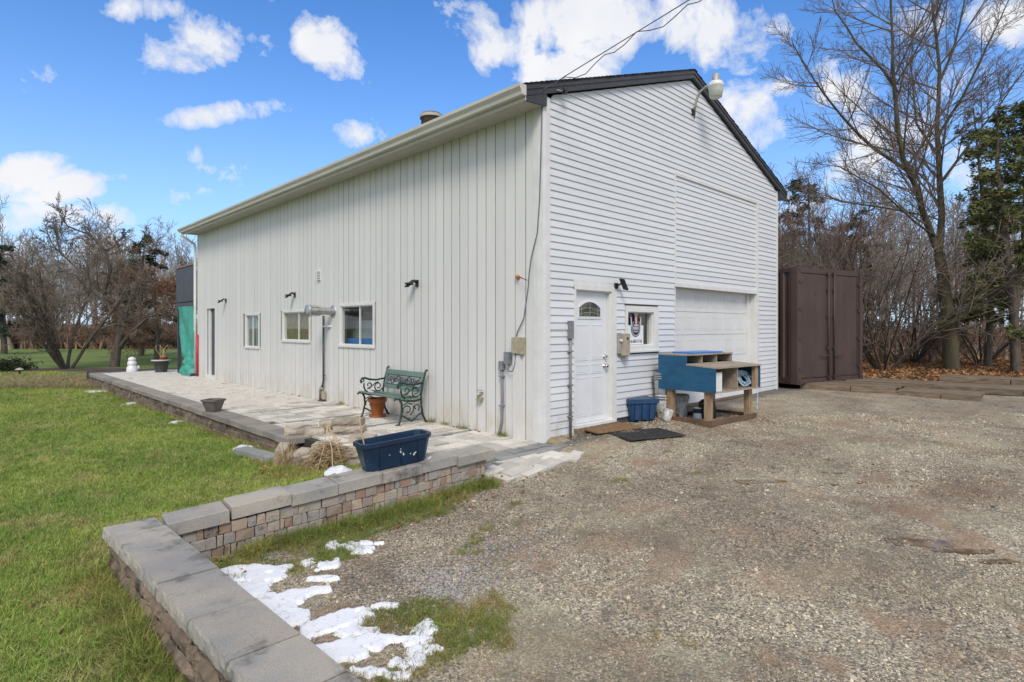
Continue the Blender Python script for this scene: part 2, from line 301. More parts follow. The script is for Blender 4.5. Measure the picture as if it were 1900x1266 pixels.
def gravel_mat():
    m, nt, b = new_mat('crushed_stone'); v = pos(nt)
    def vor(s, feat='F1'):
        n = N(nt, 'ShaderNodeTexVoronoi', feature=feat); n.inputs['Scale'].default_value = s; nt.links.new(v, n.inputs['Vector']); return n
    n1 = vor(75); n2 = vor(140)
    hs = N(nt, 'ShaderNodeSeparateColor'); nt.links.new(n1.outputs['Color'], hs.inputs[0])
    hs2 = N(nt, 'ShaderNodeSeparateColor'); nt.links.new(n2.outputs['Color'], hs2.inputs[0])
    val = math_(nt, 'ADD', math_(nt, 'MULTIPLY', hs.outputs[0], .6), math_(nt, 'MULTIPLY', hs2.outputs[1], .4))
    cr = N(nt, 'ShaderNodeValToRGB'); e = cr.color_ramp.elements
    e[0].position = .1; e[0].color = (.07, .065, .058, 1); e[1].position = .92; e[1].color = (.68, .61, .49, 1)
    x = e.new(.3); x.color = (.16, .145, .12, 1); x = e.new(.5); x.color = (.28, .25, .198, 1); x = e.new(.72); x.color = (.4, .358, .285, 1)
    nt.links.new(val, cr.inputs[0]); c = cr.outputs[0]
    # dirt pushed up through the stone
    dirt = mixc(nt, noise_(nt, v, 30, 4), (.19, .135, .09), (.33, .25, .18))
    d = ss(nt, noise_(nt, pos(nt, (.8, 1.4, 1)), .75, 7, .62, .8), .5, .66)
    c = mixc(nt, math_(nt, 'MULTIPLY', d, .55), c, dirt)
    c = mixc(nt, math_(nt, 'MULTIPLY', mud_fac(nt, v), .75), c, mixc(nt, noise_(nt, v, 12, 5), (.2, .13, .08), (.34, .24, .165)))
    mid = noise_(nt, v, 3.5, 6, .7)
    c = mixc(nt, math_(nt, 'MULTIPLY', ss(nt, mid, .5, .7), .6), c, (.12, .105, .085))
    c = mixc(nt, math_(nt, 'MULTIPLY', ss(nt, noise_(nt, v, .9, 5, .6), .5, .68), .45), c, (.34, .33, .24))
    c = mixc(nt, math_(nt, 'MULTIPLY', ss(nt, noise_(nt, pos(nt, (1, 1, 3)), 1.6, 6, .72), .62, .75), .6), c, (.07, .068, .07))
    c = yard_tone(nt, v, c)
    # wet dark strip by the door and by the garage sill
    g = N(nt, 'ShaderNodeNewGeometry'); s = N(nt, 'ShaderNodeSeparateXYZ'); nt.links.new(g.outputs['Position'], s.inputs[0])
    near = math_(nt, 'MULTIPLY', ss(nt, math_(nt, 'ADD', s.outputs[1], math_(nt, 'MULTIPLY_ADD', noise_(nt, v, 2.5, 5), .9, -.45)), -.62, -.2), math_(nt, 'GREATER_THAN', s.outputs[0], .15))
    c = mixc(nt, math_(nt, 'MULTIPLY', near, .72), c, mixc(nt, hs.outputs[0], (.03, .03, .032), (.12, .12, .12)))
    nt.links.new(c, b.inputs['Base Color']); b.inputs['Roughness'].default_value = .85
    hgt = math_(nt, 'ADD', math_(nt, 'SUBTRACT', 1, math_(nt, 'MULTIPLY', n1.outputs['Distance'], 1.0)), math_(nt, 'MULTIPLY', hs.outputs[1], .7))
    bump(nt, b, hgt, .8, .008); return m
MT['gravel'] = gravel_mat()
MT['forestfloor'] = M('forest_floor', (.1, .065, .04), .95, (.17, .11, .06), 1.6, stain=(.12, .12, .05), stain_s=.35, stain_r=(.5, .62), fine=.5, bs=1, bsc=30)
MT['mulch'] = M('mulch', (.07, .042, .03), .95, (.11, .06, .04), 5, bs=1, bsc=30)
def pebble_mat():
    m, nt, b = new_mat('pebble'); oi = N(nt, 'ShaderNodeObjectInfo'); cr = N(nt, 'ShaderNodeValToRGB'); hs_ = [(.05, .048, .045), (.25, .217, .168), (.44, .39, .31), (.15, .132, .108), (.42, .36, .27), (.7, .63, .52), (.09, .082, .074)]
    cr.color_ramp.elements[0].color = (*hs_[0], 1); cr.color_ramp.elements[-1].color = (*hs_[-1], 1)
    for i, h in enumerate(hs_[1:-1]): e = cr.color_ramp.elements.new((i + 1) / 6); e.color = (*h, 1)
    nt.links.new(oi.outputs['Random'], cr.inputs[0]); c = cr.outputs[0]; v = pos(nt)
    d = ss(nt, noise_(nt, pos(nt, (.8, 1.4, 1)), .75, 7, .62, .8), .5, .66)
    c = mixc(nt, math_(nt, 'MULTIPLY', d, .5), c, (.27, .19, .125))
    c = mixc(nt, math_(nt, 'MULTIPLY', ss(nt, noise_(nt, v, 3.5, 6, .7), .5, .7), .5), c, (.13, .115, .1))
    c = mixc(nt, math_(nt, 'MULTIPLY', ss(nt, noise_(nt, v, .9, 5, .6), .48, .66), .4), c, (.38, .36, .26))
    c = mixc(nt, math_(nt, 'MULTIPLY', ss(nt, noise_(nt, pos(nt, (1, 1, 3)), 1.6, 6, .72), .62, .75), .55), c, (.07, .068, .07))
    c = mixc(nt, math_(nt, 'MULTIPLY', mud_fac(nt, v), .55), c, (.25, .17, .11)); c = yard_tone(nt, v, c)
    nt.links.new(c, b.inputs['Base Color']); b.inputs['Roughness'].default_value = .8; return m
MT['pebble'] = pebble_mat()
MT['cobble'] = M('cobble', (.3, .28, .26), .75, hue=[(.1, .1, .12), (.3, .3, .31), (.42, .4, .36), (.2, .2, .22), (.4, .3, .22), (.34, .33, .33)], fine=.25)
def puddle_mat():
    m, nt, b = new_mat('muddy_water')
    b.inputs['Roughness'].default_value = .1
    nt.links.new(mixc(nt, ss(nt, noise_(nt, pos(nt), 9, 5, .6), .4, .6), (.13, .085, .045), (.26, .19, .125)), b.inputs['Base Color'])
    bump(nt, b, noise_(nt, pos(nt), 9, 2), .1, .004); return m
MT['puddle'] = puddle_mat()

# ---------------------------------------------------------------- mesh builder
class MB:
    def __init__(s): s.v = []; s.f = []; s.sm = []
    def add(s, vs, fs, smooth=False):
        o = len(s.v); s.v += [tuple(v) for v in vs]; s.f += [tuple(i + o for i in f) for f in fs]; s.sm += [smooth] * len(fs); return s
    def box(s, a, b, m=None):
        x0, y0, z0 = a; x1, y1, z1 = b
        x0, x1 = min(x0, x1), max(x0, x1); y0, y1 = min(y0, y1), max(y0, y1); z0, z1 = min(z0, z1), max(z0, z1)
        vs = [(x0, y0, z0), (x1, y0, z0), (x1, y1, z0), (x0, y1, z0), (x0, y0, z1), (x1, y0, z1), (x1, y1, z1), (x0, y1, z1)]
        if m is not None: vs = [m @ Vector(v) for v in vs]
        return s.add(vs, [(0, 3, 2, 1), (4, 5, 6, 7), (0, 1, 5, 4), (1, 2, 6, 5), (2, 3, 7, 6), (3, 0, 4, 7)])
    def cbox(s, a, b, ch=.004, m=None, jit=0):   # box with chamfered top edges and slightly uneven corners
        x0, y0, z0 = a; x1, y1, z1 = b
        c = min(ch, (x1 - x0) * .3, (y1 - y0) * .3, (z1 - z0) * .3)
        ring = lambda d, z: [(x0 + d, y0 + d, z), (x1 - d, y0 + d, z), (x1 - d, y1 - d, z), (x0 + d, y1 - d, z)]
        vs = ring(0, z0) + ring(0, z1 - c) + ring(c, z1)
        if jit: vs = [(x + random.uniform(-jit, jit), y + random.uniform(-jit, jit), z + random.uniform(-jit, jit) * .5) for x, y, z in vs]
        if m is not None: vs = [m @ Vector(v) for v in vs]
        fs = [(3, 2, 1, 0), (8, 9, 10, 11)]
        for k in range(2):
            for i in range(4): fs.append((k * 4 + i, k * 4 + (i + 1) % 4, k * 4 + 4 + (i + 1) % 4, k * 4 + 4 + i))
        return s.add(vs, fs)
    def prism(s, pts, axis, a, b):      # closed polygon swept along an axis
        n = len(pts)
        def mk(p, t): return (t, p[0], p[1]) if axis == 'x' else ((p[0], t, p[1]) if axis == 'y' else (p[0], p[1], t))
        vs = [mk(p, a) for p in pts] + [mk(p, b) for p in pts]
        fs = [tuple(range(n))[::-1], tuple(range(n, 2 * n))] + [(i, (i + 1) % n, n + (i + 1) % n, n + i) for i in range(n)]
        return s.add(vs, fs)
    def tube(s, path, r, n=8, cap=True):
        path = [Vector(p) for p in path]; k = len(path)
        rr = r if isinstance(r, (list, tuple)) else [r] * k
        vs = []; up = None
        for i, p in enumerate(path):
            d = (path[min(i + 1, k - 1)] - path[max(i - 1, 0)]);
            if d.length < 1e-9: d = Vector((0, 0, 1))
            d.normalize()
            if up is None: up = d.orthogonal().normalized()
            up = (up - d * up.dot(d)); up = up.normalized() if up.length > 1e-6 else d.orthogonal().normalized()
            w = d.cross(up)
            for j in range(n):
                a = 2 * math.pi * j / n; vs.append(p + (up * math.cos(a) + w * math.sin(a)) * rr[i])
        fs = [(i * n + j, i * n + (j + 1) % n, (i + 1) * n + (j + 1) % n, (i + 1) * n + j) for i in range(k - 1) for j in range(n)]
        if cap: fs += [tuple(range(n))[::-1], tuple(range((k - 1) * n, k * n))]
        return s.add(vs, fs, n > 5)
    def lathe(s, prof, n=20, m=None, cap=True):
        vs = []
        for r, z in prof:
            for j in range(n):
                a = 2 * math.pi * j / n; vs.append(Vector((r * math.cos(a), r * math.sin(a), z)))
        if m is not None: vs = [m @ v for v in vs]
        k = len(prof); fs = [(i * n + j, i * n + (j + 1) % n, (i + 1) * n + (j + 1) % n, (i + 1) * n + j) for i in range(k - 1) for j in range(n)]
        s.add(vs, fs, True)
        if cap: s.add([vs[j] for j in range(n)], [tuple(range(n))[::-1]]); s.add([vs[(k - 1) * n + j] for j in range(n)], [tuple(range(n))])
        return s
    def mesh(s, name, mat):
        me = bpy.data.meshes.new(name); me.from_pydata([tuple(v) for v in s.v], [], s.f)
        me.polygons.foreach_set('use_smooth', s.sm); me.materials.append(mat); me.update(); return me
    def build(s, name, mat, parent=None, **kw):
        return link(name, s.mesh(name, mat if not isinstance(mat, str) else MT[mat]), parent, **kw)
def link(name, me, parent=None, label=None, cat=None, group=None, kind=None, loc=None, rot=None):
    o = bpy.data.objects.new(name, me); COL.objects.link(o)
    if parent is not None: o.parent = parent
    if loc is not None: o.location = loc
    if rot is not None: o.rotation_euler = rot
    tag(o, label, cat, group, kind); return o
def tag(o, label=None, cat=None, group=None, kind=None):
    if label: o['label'] = label
    if cat: o['category'] = cat
    if group: o['group'] = group
    if kind: o['kind'] = kind
def thing(name, label, cat, loc=(0, 0, 0), rz=0, group=None, kind=None):
    o = bpy.data.objects.new(name, None); COL.objects.link(o); o.location = loc; o.rotation_euler = (0, 0, rz)
    o.empty_display_size = .2; tag(o, label, cat, group, kind); return o
def copy_tree(o, parent=None):
    c = o.copy(); COL.objects.link(c); c.parent = parent
    for ch in list(o.children): copy_tree(ch, c)
    return c
def arr_mesh(name, V, F, mat, smooth=False):     # numpy: V (n,3), F (m,k)
    me = bpy.data.meshes.new(name); V = np.asarray(V, dtype=np.float32); F = np.asarray(F, dtype=np.int32); k = F.shape[1]
    me.vertices.add(len(V)); me.vertices.foreach_set('co', V.ravel())
    me.loops.add(F.size); me.loops.foreach_set('vertex_index', F.ravel())
    me.polygons.add(len(F)); me.polygons.foreach_set('loop_start', np.arange(0, F.size, k, dtype=np.int32))
    try: me.polygons.foreach_set('loop_total', np.full(len(F), k, dtype=np.int32))
    except Exception: pass
    if smooth: me.polygons.foreach_set('use_smooth', np.ones(len(F), dtype=bool))
    me.update(calc_edges=True); me.validate(); me.materials.append(mat); return me
def T(x, y, z, rx=0, ry=0, rz=0): return Matrix.Translation((x, y, z)) @ Matrix.Rotation(rz, 4, 'Z') @ Matrix.Rotation(ry, 4, 'Y') @ Matrix.Rotation(rx, 4, 'X')

# ---------------------------------------------------------------- scatter (instances on points)
def scatter(name, pts, sources, scale, mat=None, tilt=.25, label=None, cat=None, parent=None, flat=False):
    n = len(pts); me = bpy.data.meshes.new(name)
    me.vertices.add(n); me.vertices.foreach_set('co', np.asarray(pts, dtype=np.float32).ravel())
    rot = np.zeros((n, 3), dtype=np.float32); rot[:, 2] = rng.uniform(0, 6.283, n); rot[:, 0] = rng.normal(0, tilt, n); rot[:, 1] = rng.normal(0, tilt, n)
    a = me.attributes.new('rot', 'FLOAT_VECTOR', 'POINT'); a.data.foreach_set('vector', rot.ravel())
    sc = (np.asarray(scale) * rng.uniform(.65, 1.35, n)).astype(np.float32)
    a = me.attributes.new('scl', 'FLOAT', 'POINT'); a.data.foreach_set('value', sc)
    a = me.attributes.new('idx', 'INT', 'POINT'); a.data.foreach_set('value', rng.integers(0, len(sources), n).astype(np.int32))
    ng = bpy.data.node_groups.new(name + '_scatter', 'GeometryNodeTree')
    ng.interface.new_socket('Geometry', in_out='INPUT', socket_type='NodeSocketGeometry'); ng.interface.new_socket('Geometry', in_out='OUTPUT', socket_type='NodeSocketGeometry')
    gi = ng.nodes.new('NodeGroupInput'); go = ng.nodes.new('NodeGroupOutput'); L = ng.links
    join = ng.nodes.new('GeometryNodeGeometryToInstance')
    for s in reversed(sources):
        oi = ng.nodes.new('GeometryNodeObjectInfo'); oi.inputs['Object'].default_value = s; L.new(oi.outputs['Geometry'], join.inputs[0])
    iop = ng.nodes.new('GeometryNodeInstanceOnPoints'); L.new(gi.outputs[0], iop.inputs['Points']); L.new(join.outputs[0], iop.inputs['Instance'])
    iop.inputs['Pick Instance'].default_value = True
    def at(nm, ty):
        x = ng.nodes.new('GeometryNodeInputNamedAttribute'); x.data_type = ty; x.inputs['Name'].default_value = nm; return x.outputs[0]
    L.new(at('idx', 'INT'), iop.inputs['Instance Index']); L.new(at('rot', 'FLOAT_VECTOR'), iop.inputs['Rotation']); L.new(at('scl', 'FLOAT'), iop.inputs['Scale'])
    L.new(iop.outputs[0], go.inputs[0])
    o = link(name, me, parent, label, cat, None, 'stuff'); md = o.modifiers.new('scatter', 'NODES'); md.node_group = ng
    return o
def source(mb, mat, name): return bpy.data.objects.new(name, mb.mesh(name, MT[mat]))

# ---------------------------------------------------------------- terrain
YARD = np.array([(0, -.1, -.02), (.6, -.3, .04), (1.2, -.3, .085), (2.5, -.4, .09), (4, -.2, .11), (7, -.1, .14), (8, -1.5, .13), (8.5, -3.6, .1), (10, -4, .12), (13, -6, .15), (13, 0, .2), (9, 3, .2),
    (-1.35, -.62, -.2), (-1.2, -1.0, -.21), (-.8, -.8, -.13), (-.3, -.6, -.06), (-.6, -.15, -.025), (-1.1, -.18, -.04), (-.6, -.35, -.05), (-1.0, -.4, -.08), (-2.2, -.6, -.25), (-3.0, -.6, -.29), (-4, -.5, -.33), (-2.6, -1.4, -.27), (-4.3, -1.5, -.34), (-4.2, -2.6, -.34), (-3.2, -3.4, -.28), (-1.9, -4.8, -.22), (-.2, -3, -.1), (2, -5, -.05), (0, -8, -.15), (5, -10, 0),
    (-.4, -1.4, -.14), (-4, -8, -.3), (3, -2, .03), (30, -5, .3), (10, -30, .2)])
LAWN = np.array([(-5, 0, -.38), (-4.8, -2.4, -.38), (-5.5, -5, -.42), (-3.9, .2, -.2), (-2.9, .0, -.02), (-2.2, .0, .03), (-2.6, .6, -.1), (-2.4, 1.4, -.2), (-2.4, 2.7, -.27), (-2.3, 6, -.33), (-2.2, 12, -.38),
    (-2.1, 17, -.42), (-10, 10, -.42), (-8, 3, -.4), (-20, 30, -.4), (0, 28, -.4), (0, 60, -.4), (-3.6, 2.5, -.33), (-3.6, 1.2, -.3), (9, 3, .18), (14, -2, .22), (20, 0, .25), (12, 10, .15), (30, -10, .3), (8, 30, -.2)])
def hgt(ctrl, x, y):
    x = np.asarray(x, float); y = np.asarray(y, float)
    w = 1.0 / ((x[..., None] - ctrl[:, 0]) ** 2 + (y[..., None] - ctrl[:, 1]) ** 2 + .12) ** 1.6
    return (w * ctrl[:, 2]).sum(-1) / w.sum(-1)
WC = np.array([-4.32, -.175]); WR = np.array([-1.314, -.473]); WD = (WR - WC) / np.linalg.norm(WR - WC); WN = np.array([-WD[1], WD[0]])   # WN points to the lawn
def in_yard(x, y):
    line = WC[1] + (x - WC[0]) * (WR[1] - WC[1]) / (WR[0] - WC[0]) + .15
    a = (x > -4.47) & (x < -1.45) & (y < line)
    b = (x >= -1.45) & (y < -.05) & (x < 7.5)
    c = (x >= 7.5) & (x < 9.6 - (y + 1) * .1) & (y < 3)
    return a | b | c
def axis(lo, hi, c0, c1, fine):
    a = list(np.arange(c0, c1, fine)); s = fine; v = c0
    while v > lo: s *= 1.14; v -= s; a.insert(0, v)
    s = fine; v = a[-1]
    while v < hi: s *= 1.14; v += s; a.append(v)
    return np.array(a)
ax = axis(-500, 700, -5.6, 9, .085); ay = axis(-500, 700, -5.2, 3, .085)
XX, YY = np.meshgrid(ax, ay)
def vnoise(x, y, seed):
    xi = np.floor(x).astype(np.int64); yi = np.floor(y).astype(np.int64); fx = x - xi; fy = y - yi; fx = fx * fx * (3 - 2 * fx); fy = fy * fy * (3 - 2 * fy)
    def h(a, b):
        n = (a * 374761393 + b * 668265263 + seed * 974634777) & 0xffffffff; n = ((n ^ (n >> 13)) * 1274126177) & 0xffffffff; return ((n ^ (n >> 16)) & 0xffff) / 32767.5 - 1
    return (h(xi, yi) * (1 - fx) + h(xi + 1, yi) * fx) * (1 - fy) + (h(xi, yi + 1) * (1 - fx) + h(xi + 1, yi + 1) * fx) * fy
def fbm2(x, y, s, seed=0, oct=5):
    x = np.asarray(x, float); y = np.asarray(y, float); out = np.zeros(x.shape); a = 1.0
    for k in range(oct):
        ca, sa = math.cos(k * 1.1 + .4), math.sin(k * 1.1 + .4); out = out + a * vnoise((x * ca + y * sa) * s * .45 * 2 ** k + 57.3 * k, (y * ca - x * sa) * s * .45 * 2 ** k + 11.7 * k, seed + k); a *= .55
    return out
def fbm2_old(x, y, s, seed=0):
    out = np.zeros(x.shape); r = np.random.default_rng(seed)
    for k in range(5):
        for _ in range(3):
            a = r.uniform(0, 6.28); p = r.uniform(0, 6.28); f = s * 2 ** k
            out += math.pow(.55, k) * np.sin((x * math.cos(a) + y * math.sin(a)) * f + p + 1.3 * np.sin((x * math.sin(a) - y * math.cos(a)) * f * .7 + p * 2))
    return out / 4
near = np.exp(-((XX + 1) ** 2 + (YY + 1) ** 2) / 400)
ZL = hgt(LAWN, XX, YY) + fbm2(XX, YY, 1.1, 1) * .015
ZY = hgt(YARD, XX, YY) + fbm2(XX, YY, 1.7, 2) * .012
def sheet(name, mask, Z, mat, **kw):
    ny, nx = XX.shape
    idx = np.arange(ny * nx).reshape(ny, nx)
    F = np.stack([idx[:-1, :-1], idx[:-1, 1:], idx[1:, 1:], idx[1:, :-1]], -1)[mask]
    V = np.stack([XX, YY, Z], -1).reshape(-1, 3); used = np.unique(F); mp = np.full(ny * nx, -1); mp[used] = np.arange(len(used))
    return link(name, arr_mesh(name, V[used], mp[F], MT[mat], True), kind='structure', **kw)
def samp(Z, x, y):
    x = np.asarray(x, float); y = np.asarray(y, float); i = np.clip(np.searchsorted(ax, x) - 1, 0, len(ax) - 2); j = np.clip(np.searchsorted(ay, y) - 1, 0, len(ay) - 2)
    u = (x - ax[i]) / (ax[i + 1] - ax[i]); v = (y - ay[j]) / (ay[j + 1] - ay[j])
    return Z[j, i] * (1 - u) * (1 - v) + Z[j, i + 1] * u * (1 - v) + Z[j + 1, i] * (1 - u) * v + Z[j + 1, i + 1] * u * v
cx_, cy_ = (XX[:-1, :-1] + XX[1:, 1:]) / 2, (YY[:-1, :-1] + YY[1:, 1:]) / 2
ym = in_yard(cx_, cy_)
woods = (~ym) & ((cx_ > 7.5) & (cy_ < 60)) & ~((cx_ < 9.6) & (cy_ < -8))
ym = ym | ((cx_ > -4.47) & (cx_ < 40) & (cy_ < -7))
woods &= ~ym
sheet('gravel_yard', ym, ZY, 'gravel'); sheet('woodland_floor', woods, ZL, 'forestfloor')
house_fp = (cx_ > .3) & (cx_ < 7.2) & (cy_ > .3) & (cy_ < 14)
sheet('lawn', (~ym) & (~woods) & (~house_fp), ZL, 'lawn')
def zl(x, y): return float(samp(ZL, x, y))
def zy(x, y): return float(samp(ZY, x, y))

# ---------------------------------------------------------------- the workshop building
B = thing('workshop_building', 'white sided workshop with steep gable end, garage door and long board wall', 'building')
W, LEN = 7.494, 14.29
EZ = 4.33; PKX = 3.75; SL = .351; PZ = 5.93
roofz = lambda x: PZ - SL * abs(x - PKX)            # top of roof
def und(x): return roofz(x) - .17                      # underside at the wall line
# --- gable siding
openings = [(.60, 1.565, -1, 2.135), (1.79, 2.72, 1.09, 1.825), (3.215, 6.50, -1, 4.05)]
PITCH = .0955
z = .05; k = 0
def course(x0, x1, z0, z1, yb=0):
    # clip ends by the gable
    def lim(zz):
        if zz <= und(0): return 0, 99
        d = (PZ - .17 - zz) / SL; return PKX - d, PKX + d
    l0, r0 = lim(z0); l1, r1 = lim(z1)
    xa0, xa1 = max(x0, l0), max(x0, l1); xb0, xb1 = min(x1, r0), min(x1, r1)
    if xb0 - xa0 < .04: return
    if xb1 < xa1: xa1 = xb1 = (xa1 + xb1) / 2
    g = .0015
    prof = [(-.004, z1), (-.017, z0 + .008), (-.015, z0 + g), (.006, z0 + g), (.006, z1)]
    mb = MB(); L = []; Rr = []
    for (yy, zz) in prof:
        t = (zz - z0) / (z1 - z0); L.append((xa0 + (xa1 - xa0) * t, yy + yb, zz)); Rr.append((xb0 + (xb1 - xb0) * t, yy + yb, zz))
    n = 5; mb.add(L + Rr, [tuple(range(n)), tuple(range(n, 2 * n))[::-1]] + [(i, n + i, n + (i + 1) % n, (i + 1) % n) for i in range(n)])
    mb.build('siding_board', 'siding', B)
while z < PZ - .25:
    z1 = z + PITCH * (1 + (.0 if z > 1.9 else random.uniform(-.06, .06)))
    segs = [(.115, W - .05)]
    for (a, b, c, d) in openings:
        if z1 > c + .02 and z < d - .02:
            ns = []
            for s0, s1 in segs:
                if b <= s0 or a >= s1: ns.append((s0, s1)); continue
                if a > s0: ns.append((s0, a))
                if b < s1: ns.append((b, s1))
            segs = ns
    out = []
    for s0, s1 in segs:
        if s1 - s0 > 3.7:
            c = random.uniform(s0 + 1.3, s1 - 1.3); out += [(s0, c - .001), (c + .001, s1)]
        else: out.append((s0, s1))
    for s0, s1 in out:
        if z < .14 and s0 > 1.5: continue
        course(s0, s1, z, z1)
    z = z1
z = 2.225
while z < 4.0:
    course(3.25, 6.405, z, min(z + .0905, 4.02), .004); z += .0905
# --- long side wall: vertical boards, notched round the openings
LO = [(12.66, 13.46, .0, 2.06), (9.38, 10.36, .95, 1.83), (6.62, 8.06, 1.16, 1.86), (4.06, 5.38, 1.10, 1.93)]
y = .10; i = 0
while y < LEN - .02:
    y1 = min(y + .1965, LEN)
    spans = [(-.02, EZ + .02)]
    for a, b, c, d in LO:
        if y1 > a + .02 and y < b - .02: spans = [(-.02, c), (d, EZ + .02)] if c > 0 else [(d, EZ + .02)]
    for s0, s1 in spans:
        w = y1 - y; dx = random.uniform(-.0015, .0015)
        dx = random.choice((0, .003)); prof = [(.006, y + .007), (-.015 + dx, y + .007), (-.018 + dx, y + .01), (-.018 + dx, y1 - .01), (-.015 + dx, y1 - .007), (.006, y1 - .007)]
        MB().prism([(p[0], p[1]) for p in prof], 'z', s0, s1).build('wall_board', 'board', B)
        MB().box((-.0125, y1 - .007, s0), (.005, y1 + .007, s1)).build('shade_strip', 'groove_shade', B)  # shallow strip in each joint, groove shadow painted as its colour
    y = y1
def wallbox(name, boxes, mat='inner'):
    mb = MB()
    for a, b in boxes: mb.box(a, b)
    return mb.build(name, mat, B)
# structural shell behind the cladding, with the openings left open
bx = []
def frame_wall(axis_, span, ztop, ops):
    xs = sorted({span[0], span[1]} | {o[0] for o in ops} | {o[1] for o in ops})
    for a, b in zip(xs[:-1], xs[1:]):
        m = (a + b) / 2; o = [q for q in ops if q[0] < m < q[1]]
        rs = [(-.1, ztop)] if not o else [(-.1, o[0][2]), (o[0][3], ztop)]
        for c, d in rs:
            if d - c < .01: continue
            bx.append(((a, .008, c), (b, .12, d)) if axis_ == 'x' else ((.008, a, c), (.12, b, d)))
frame_wall('x', (.12, W - .12), 4.2, [(.64, 1.45, .1, 2.03), (1.85, 2.55, 1.2, 1.74), (3.27, 6.42, .08, 2.2)])
frame_wall('y', (.008, LEN), 4.2, [(12.7, 13.42, .02, 2.03), (9.46, 10.3, 1.0, 1.79), (6.68, 8.0, 1.2, 1.82), (4.12, 5.32, 1.15, 1.89)])
bx.append(((W - .12, .008, -.1), (W, LEN, 4.4))); bx.append(((.12, LEN - .12, -.1), (W - .12, LEN, 4.4)))
wallbox('wall_core', bx)
MB().prism([(0.05, 4.2), (W - .05, 4.2), (W - .05, und(W) - .02), (PKX, PZ - .2), (.05, und(0) - .02)], 'y', .008, .1).build('gable_core', 'inner', B)
MB().box((0.1, .1, -.05), (W - .1, LEN - .1, .0)).build('floor_slab', 'inner', B)
# right side cladding (faces away)
MB().box((W, .0, -.02), (W + .02, LEN, 4.4)).build('side_cladding', 'siding', B)
# corner posts
mb = MB()
pr = [(-.03, -.028), (.02, -.034), (.11, -.03), (.115, -.004), (0, 0), (-.004, .15), (-.03, .145), (-.036, .05)]
mb.prism(pr, 'z', .0, und(0) - .0); mb.build('corner_trim', 'trim', B)
MB().box((W - .05, -.022, .1), (W + .022, .0, und(W) - .0)).build('corner_trim', 'trim', B)
MB().box((-.02, LEN, 0), (.1, LEN + .03, EZ)).build('corner_trim', 'trim', B)
# dented foot of the corner post and the stone under it
mb = MB(); mb.cbox((.02, -.15, -.12), (.34, .1, .05), .04, jit=.02); mb.build('foundation_stone', 'found', B)
mb = MB(); mb.cbox((.34, -.03, -.06), (3.2, .1, .055), .02, jit=.01); mb.build('foundation', 'found', B)
# --- roof
xe0, xe1 = -.40, W + .38
ye0, ye1 = -.075, LEN + .12
mb = MB()
for sgn, xa in ((1, xe0), (-1, xe1)):
    za = roofz(xa)
    vs = [(xa, ye0, za), (PKX, ye0, PZ), (PKX, ye1, PZ), (xa, ye1, za), (xa, ye0, za - .035), (PKX, ye0, PZ - .035), (PKX, ye1, PZ - .035), (xa, ye1, za - .035)]
    mb.add(vs, [(0, 1, 2, 3), (7, 6, 5, 4), (0, 4, 5, 1), (3, 2, 6, 7), (0, 3, 7, 4)])
roof = mb.build('roof', 'shingle', B)
for j in range(46):      # shingle courses on the slope, each a little proud
    t0, t1 = j / 46, (j + 1) / 46
    for sgn in (0, 1):
        xa = xe0 if sgn == 0 else xe1
        x0 = xa + (PKX - xa) * t0; x1 = xa + (PKX - xa) * t1
        yy0 = ye0 - random.uniform(.008, .02)
        MB().add([(x0, yy0, roofz(x0) + .012), (x1, yy0, roofz(x1) + .003), (x1, ye1, roofz(x1) + .003), (x0, ye1, roofz(x0) + .012), (x0, yy0, roofz(x0) + .002), (x0, ye1, roofz(x0) + .002), (x1, yy0, roofz(x1) - .001)],
                 [(0, 1, 2, 3), (4, 0, 3, 5), (4, 6, 1, 0)]).build('shingle_course', 'shingle', roof)
for xa in (xe0, xe1):    # barge boards
    mb = MB(); za = roofz(xa)
    for (o, t, b2) in ((0, .036, .15), (-.012, .036, .075)):
        vs = [(xa, ye0 + o, za - t), (PKX, ye0 + o, PZ - t), (PKX, ye0 + .02 + o, PZ - t), (xa, ye0 + .02 + o, za - t), (xa, ye0 + o, za - b2), (PKX, ye0 + o, PZ - b2), (PKX, ye0 + .02 + o, PZ - b2), (xa, ye0 + .02 + o, za - b2)]
        mb.add(vs, [(0, 1, 2, 3), (7, 6, 5, 4), (0, 4, 5, 1), (3, 2, 6, 7), (0, 3, 7, 4), (1, 5, 6, 2)])
        if o == 0:
            mb.add([(xa, ye0 + .02, za - .15), (PKX, ye0 + .02, PZ - .15), (PKX, -.0, PZ - .15), (xa, -.0, za - .15)], [(0, 1, 2, 3)])
    mb.build('barge_board', 'dark', B)
MB().prism([(xe0 + .02, roofz(xe0) - .15), (-.0, und(0) + .02), (-.0, EZ - .03), (xe0 + .02, EZ - .06)], 'y', ye0 + .004, ye0 + .03).build('eave_return', 'dark', B)
MB().prism([(W + .0, und(W) + .0), (xe1 - .02, roofz(xe1) - .15), (xe1 - .02, roofz(xe1) - .21), (W, roofz(xe1) - .21)], 'y', ye0 + .004, ye0 + .03).build('eave_return', 'dark', B)
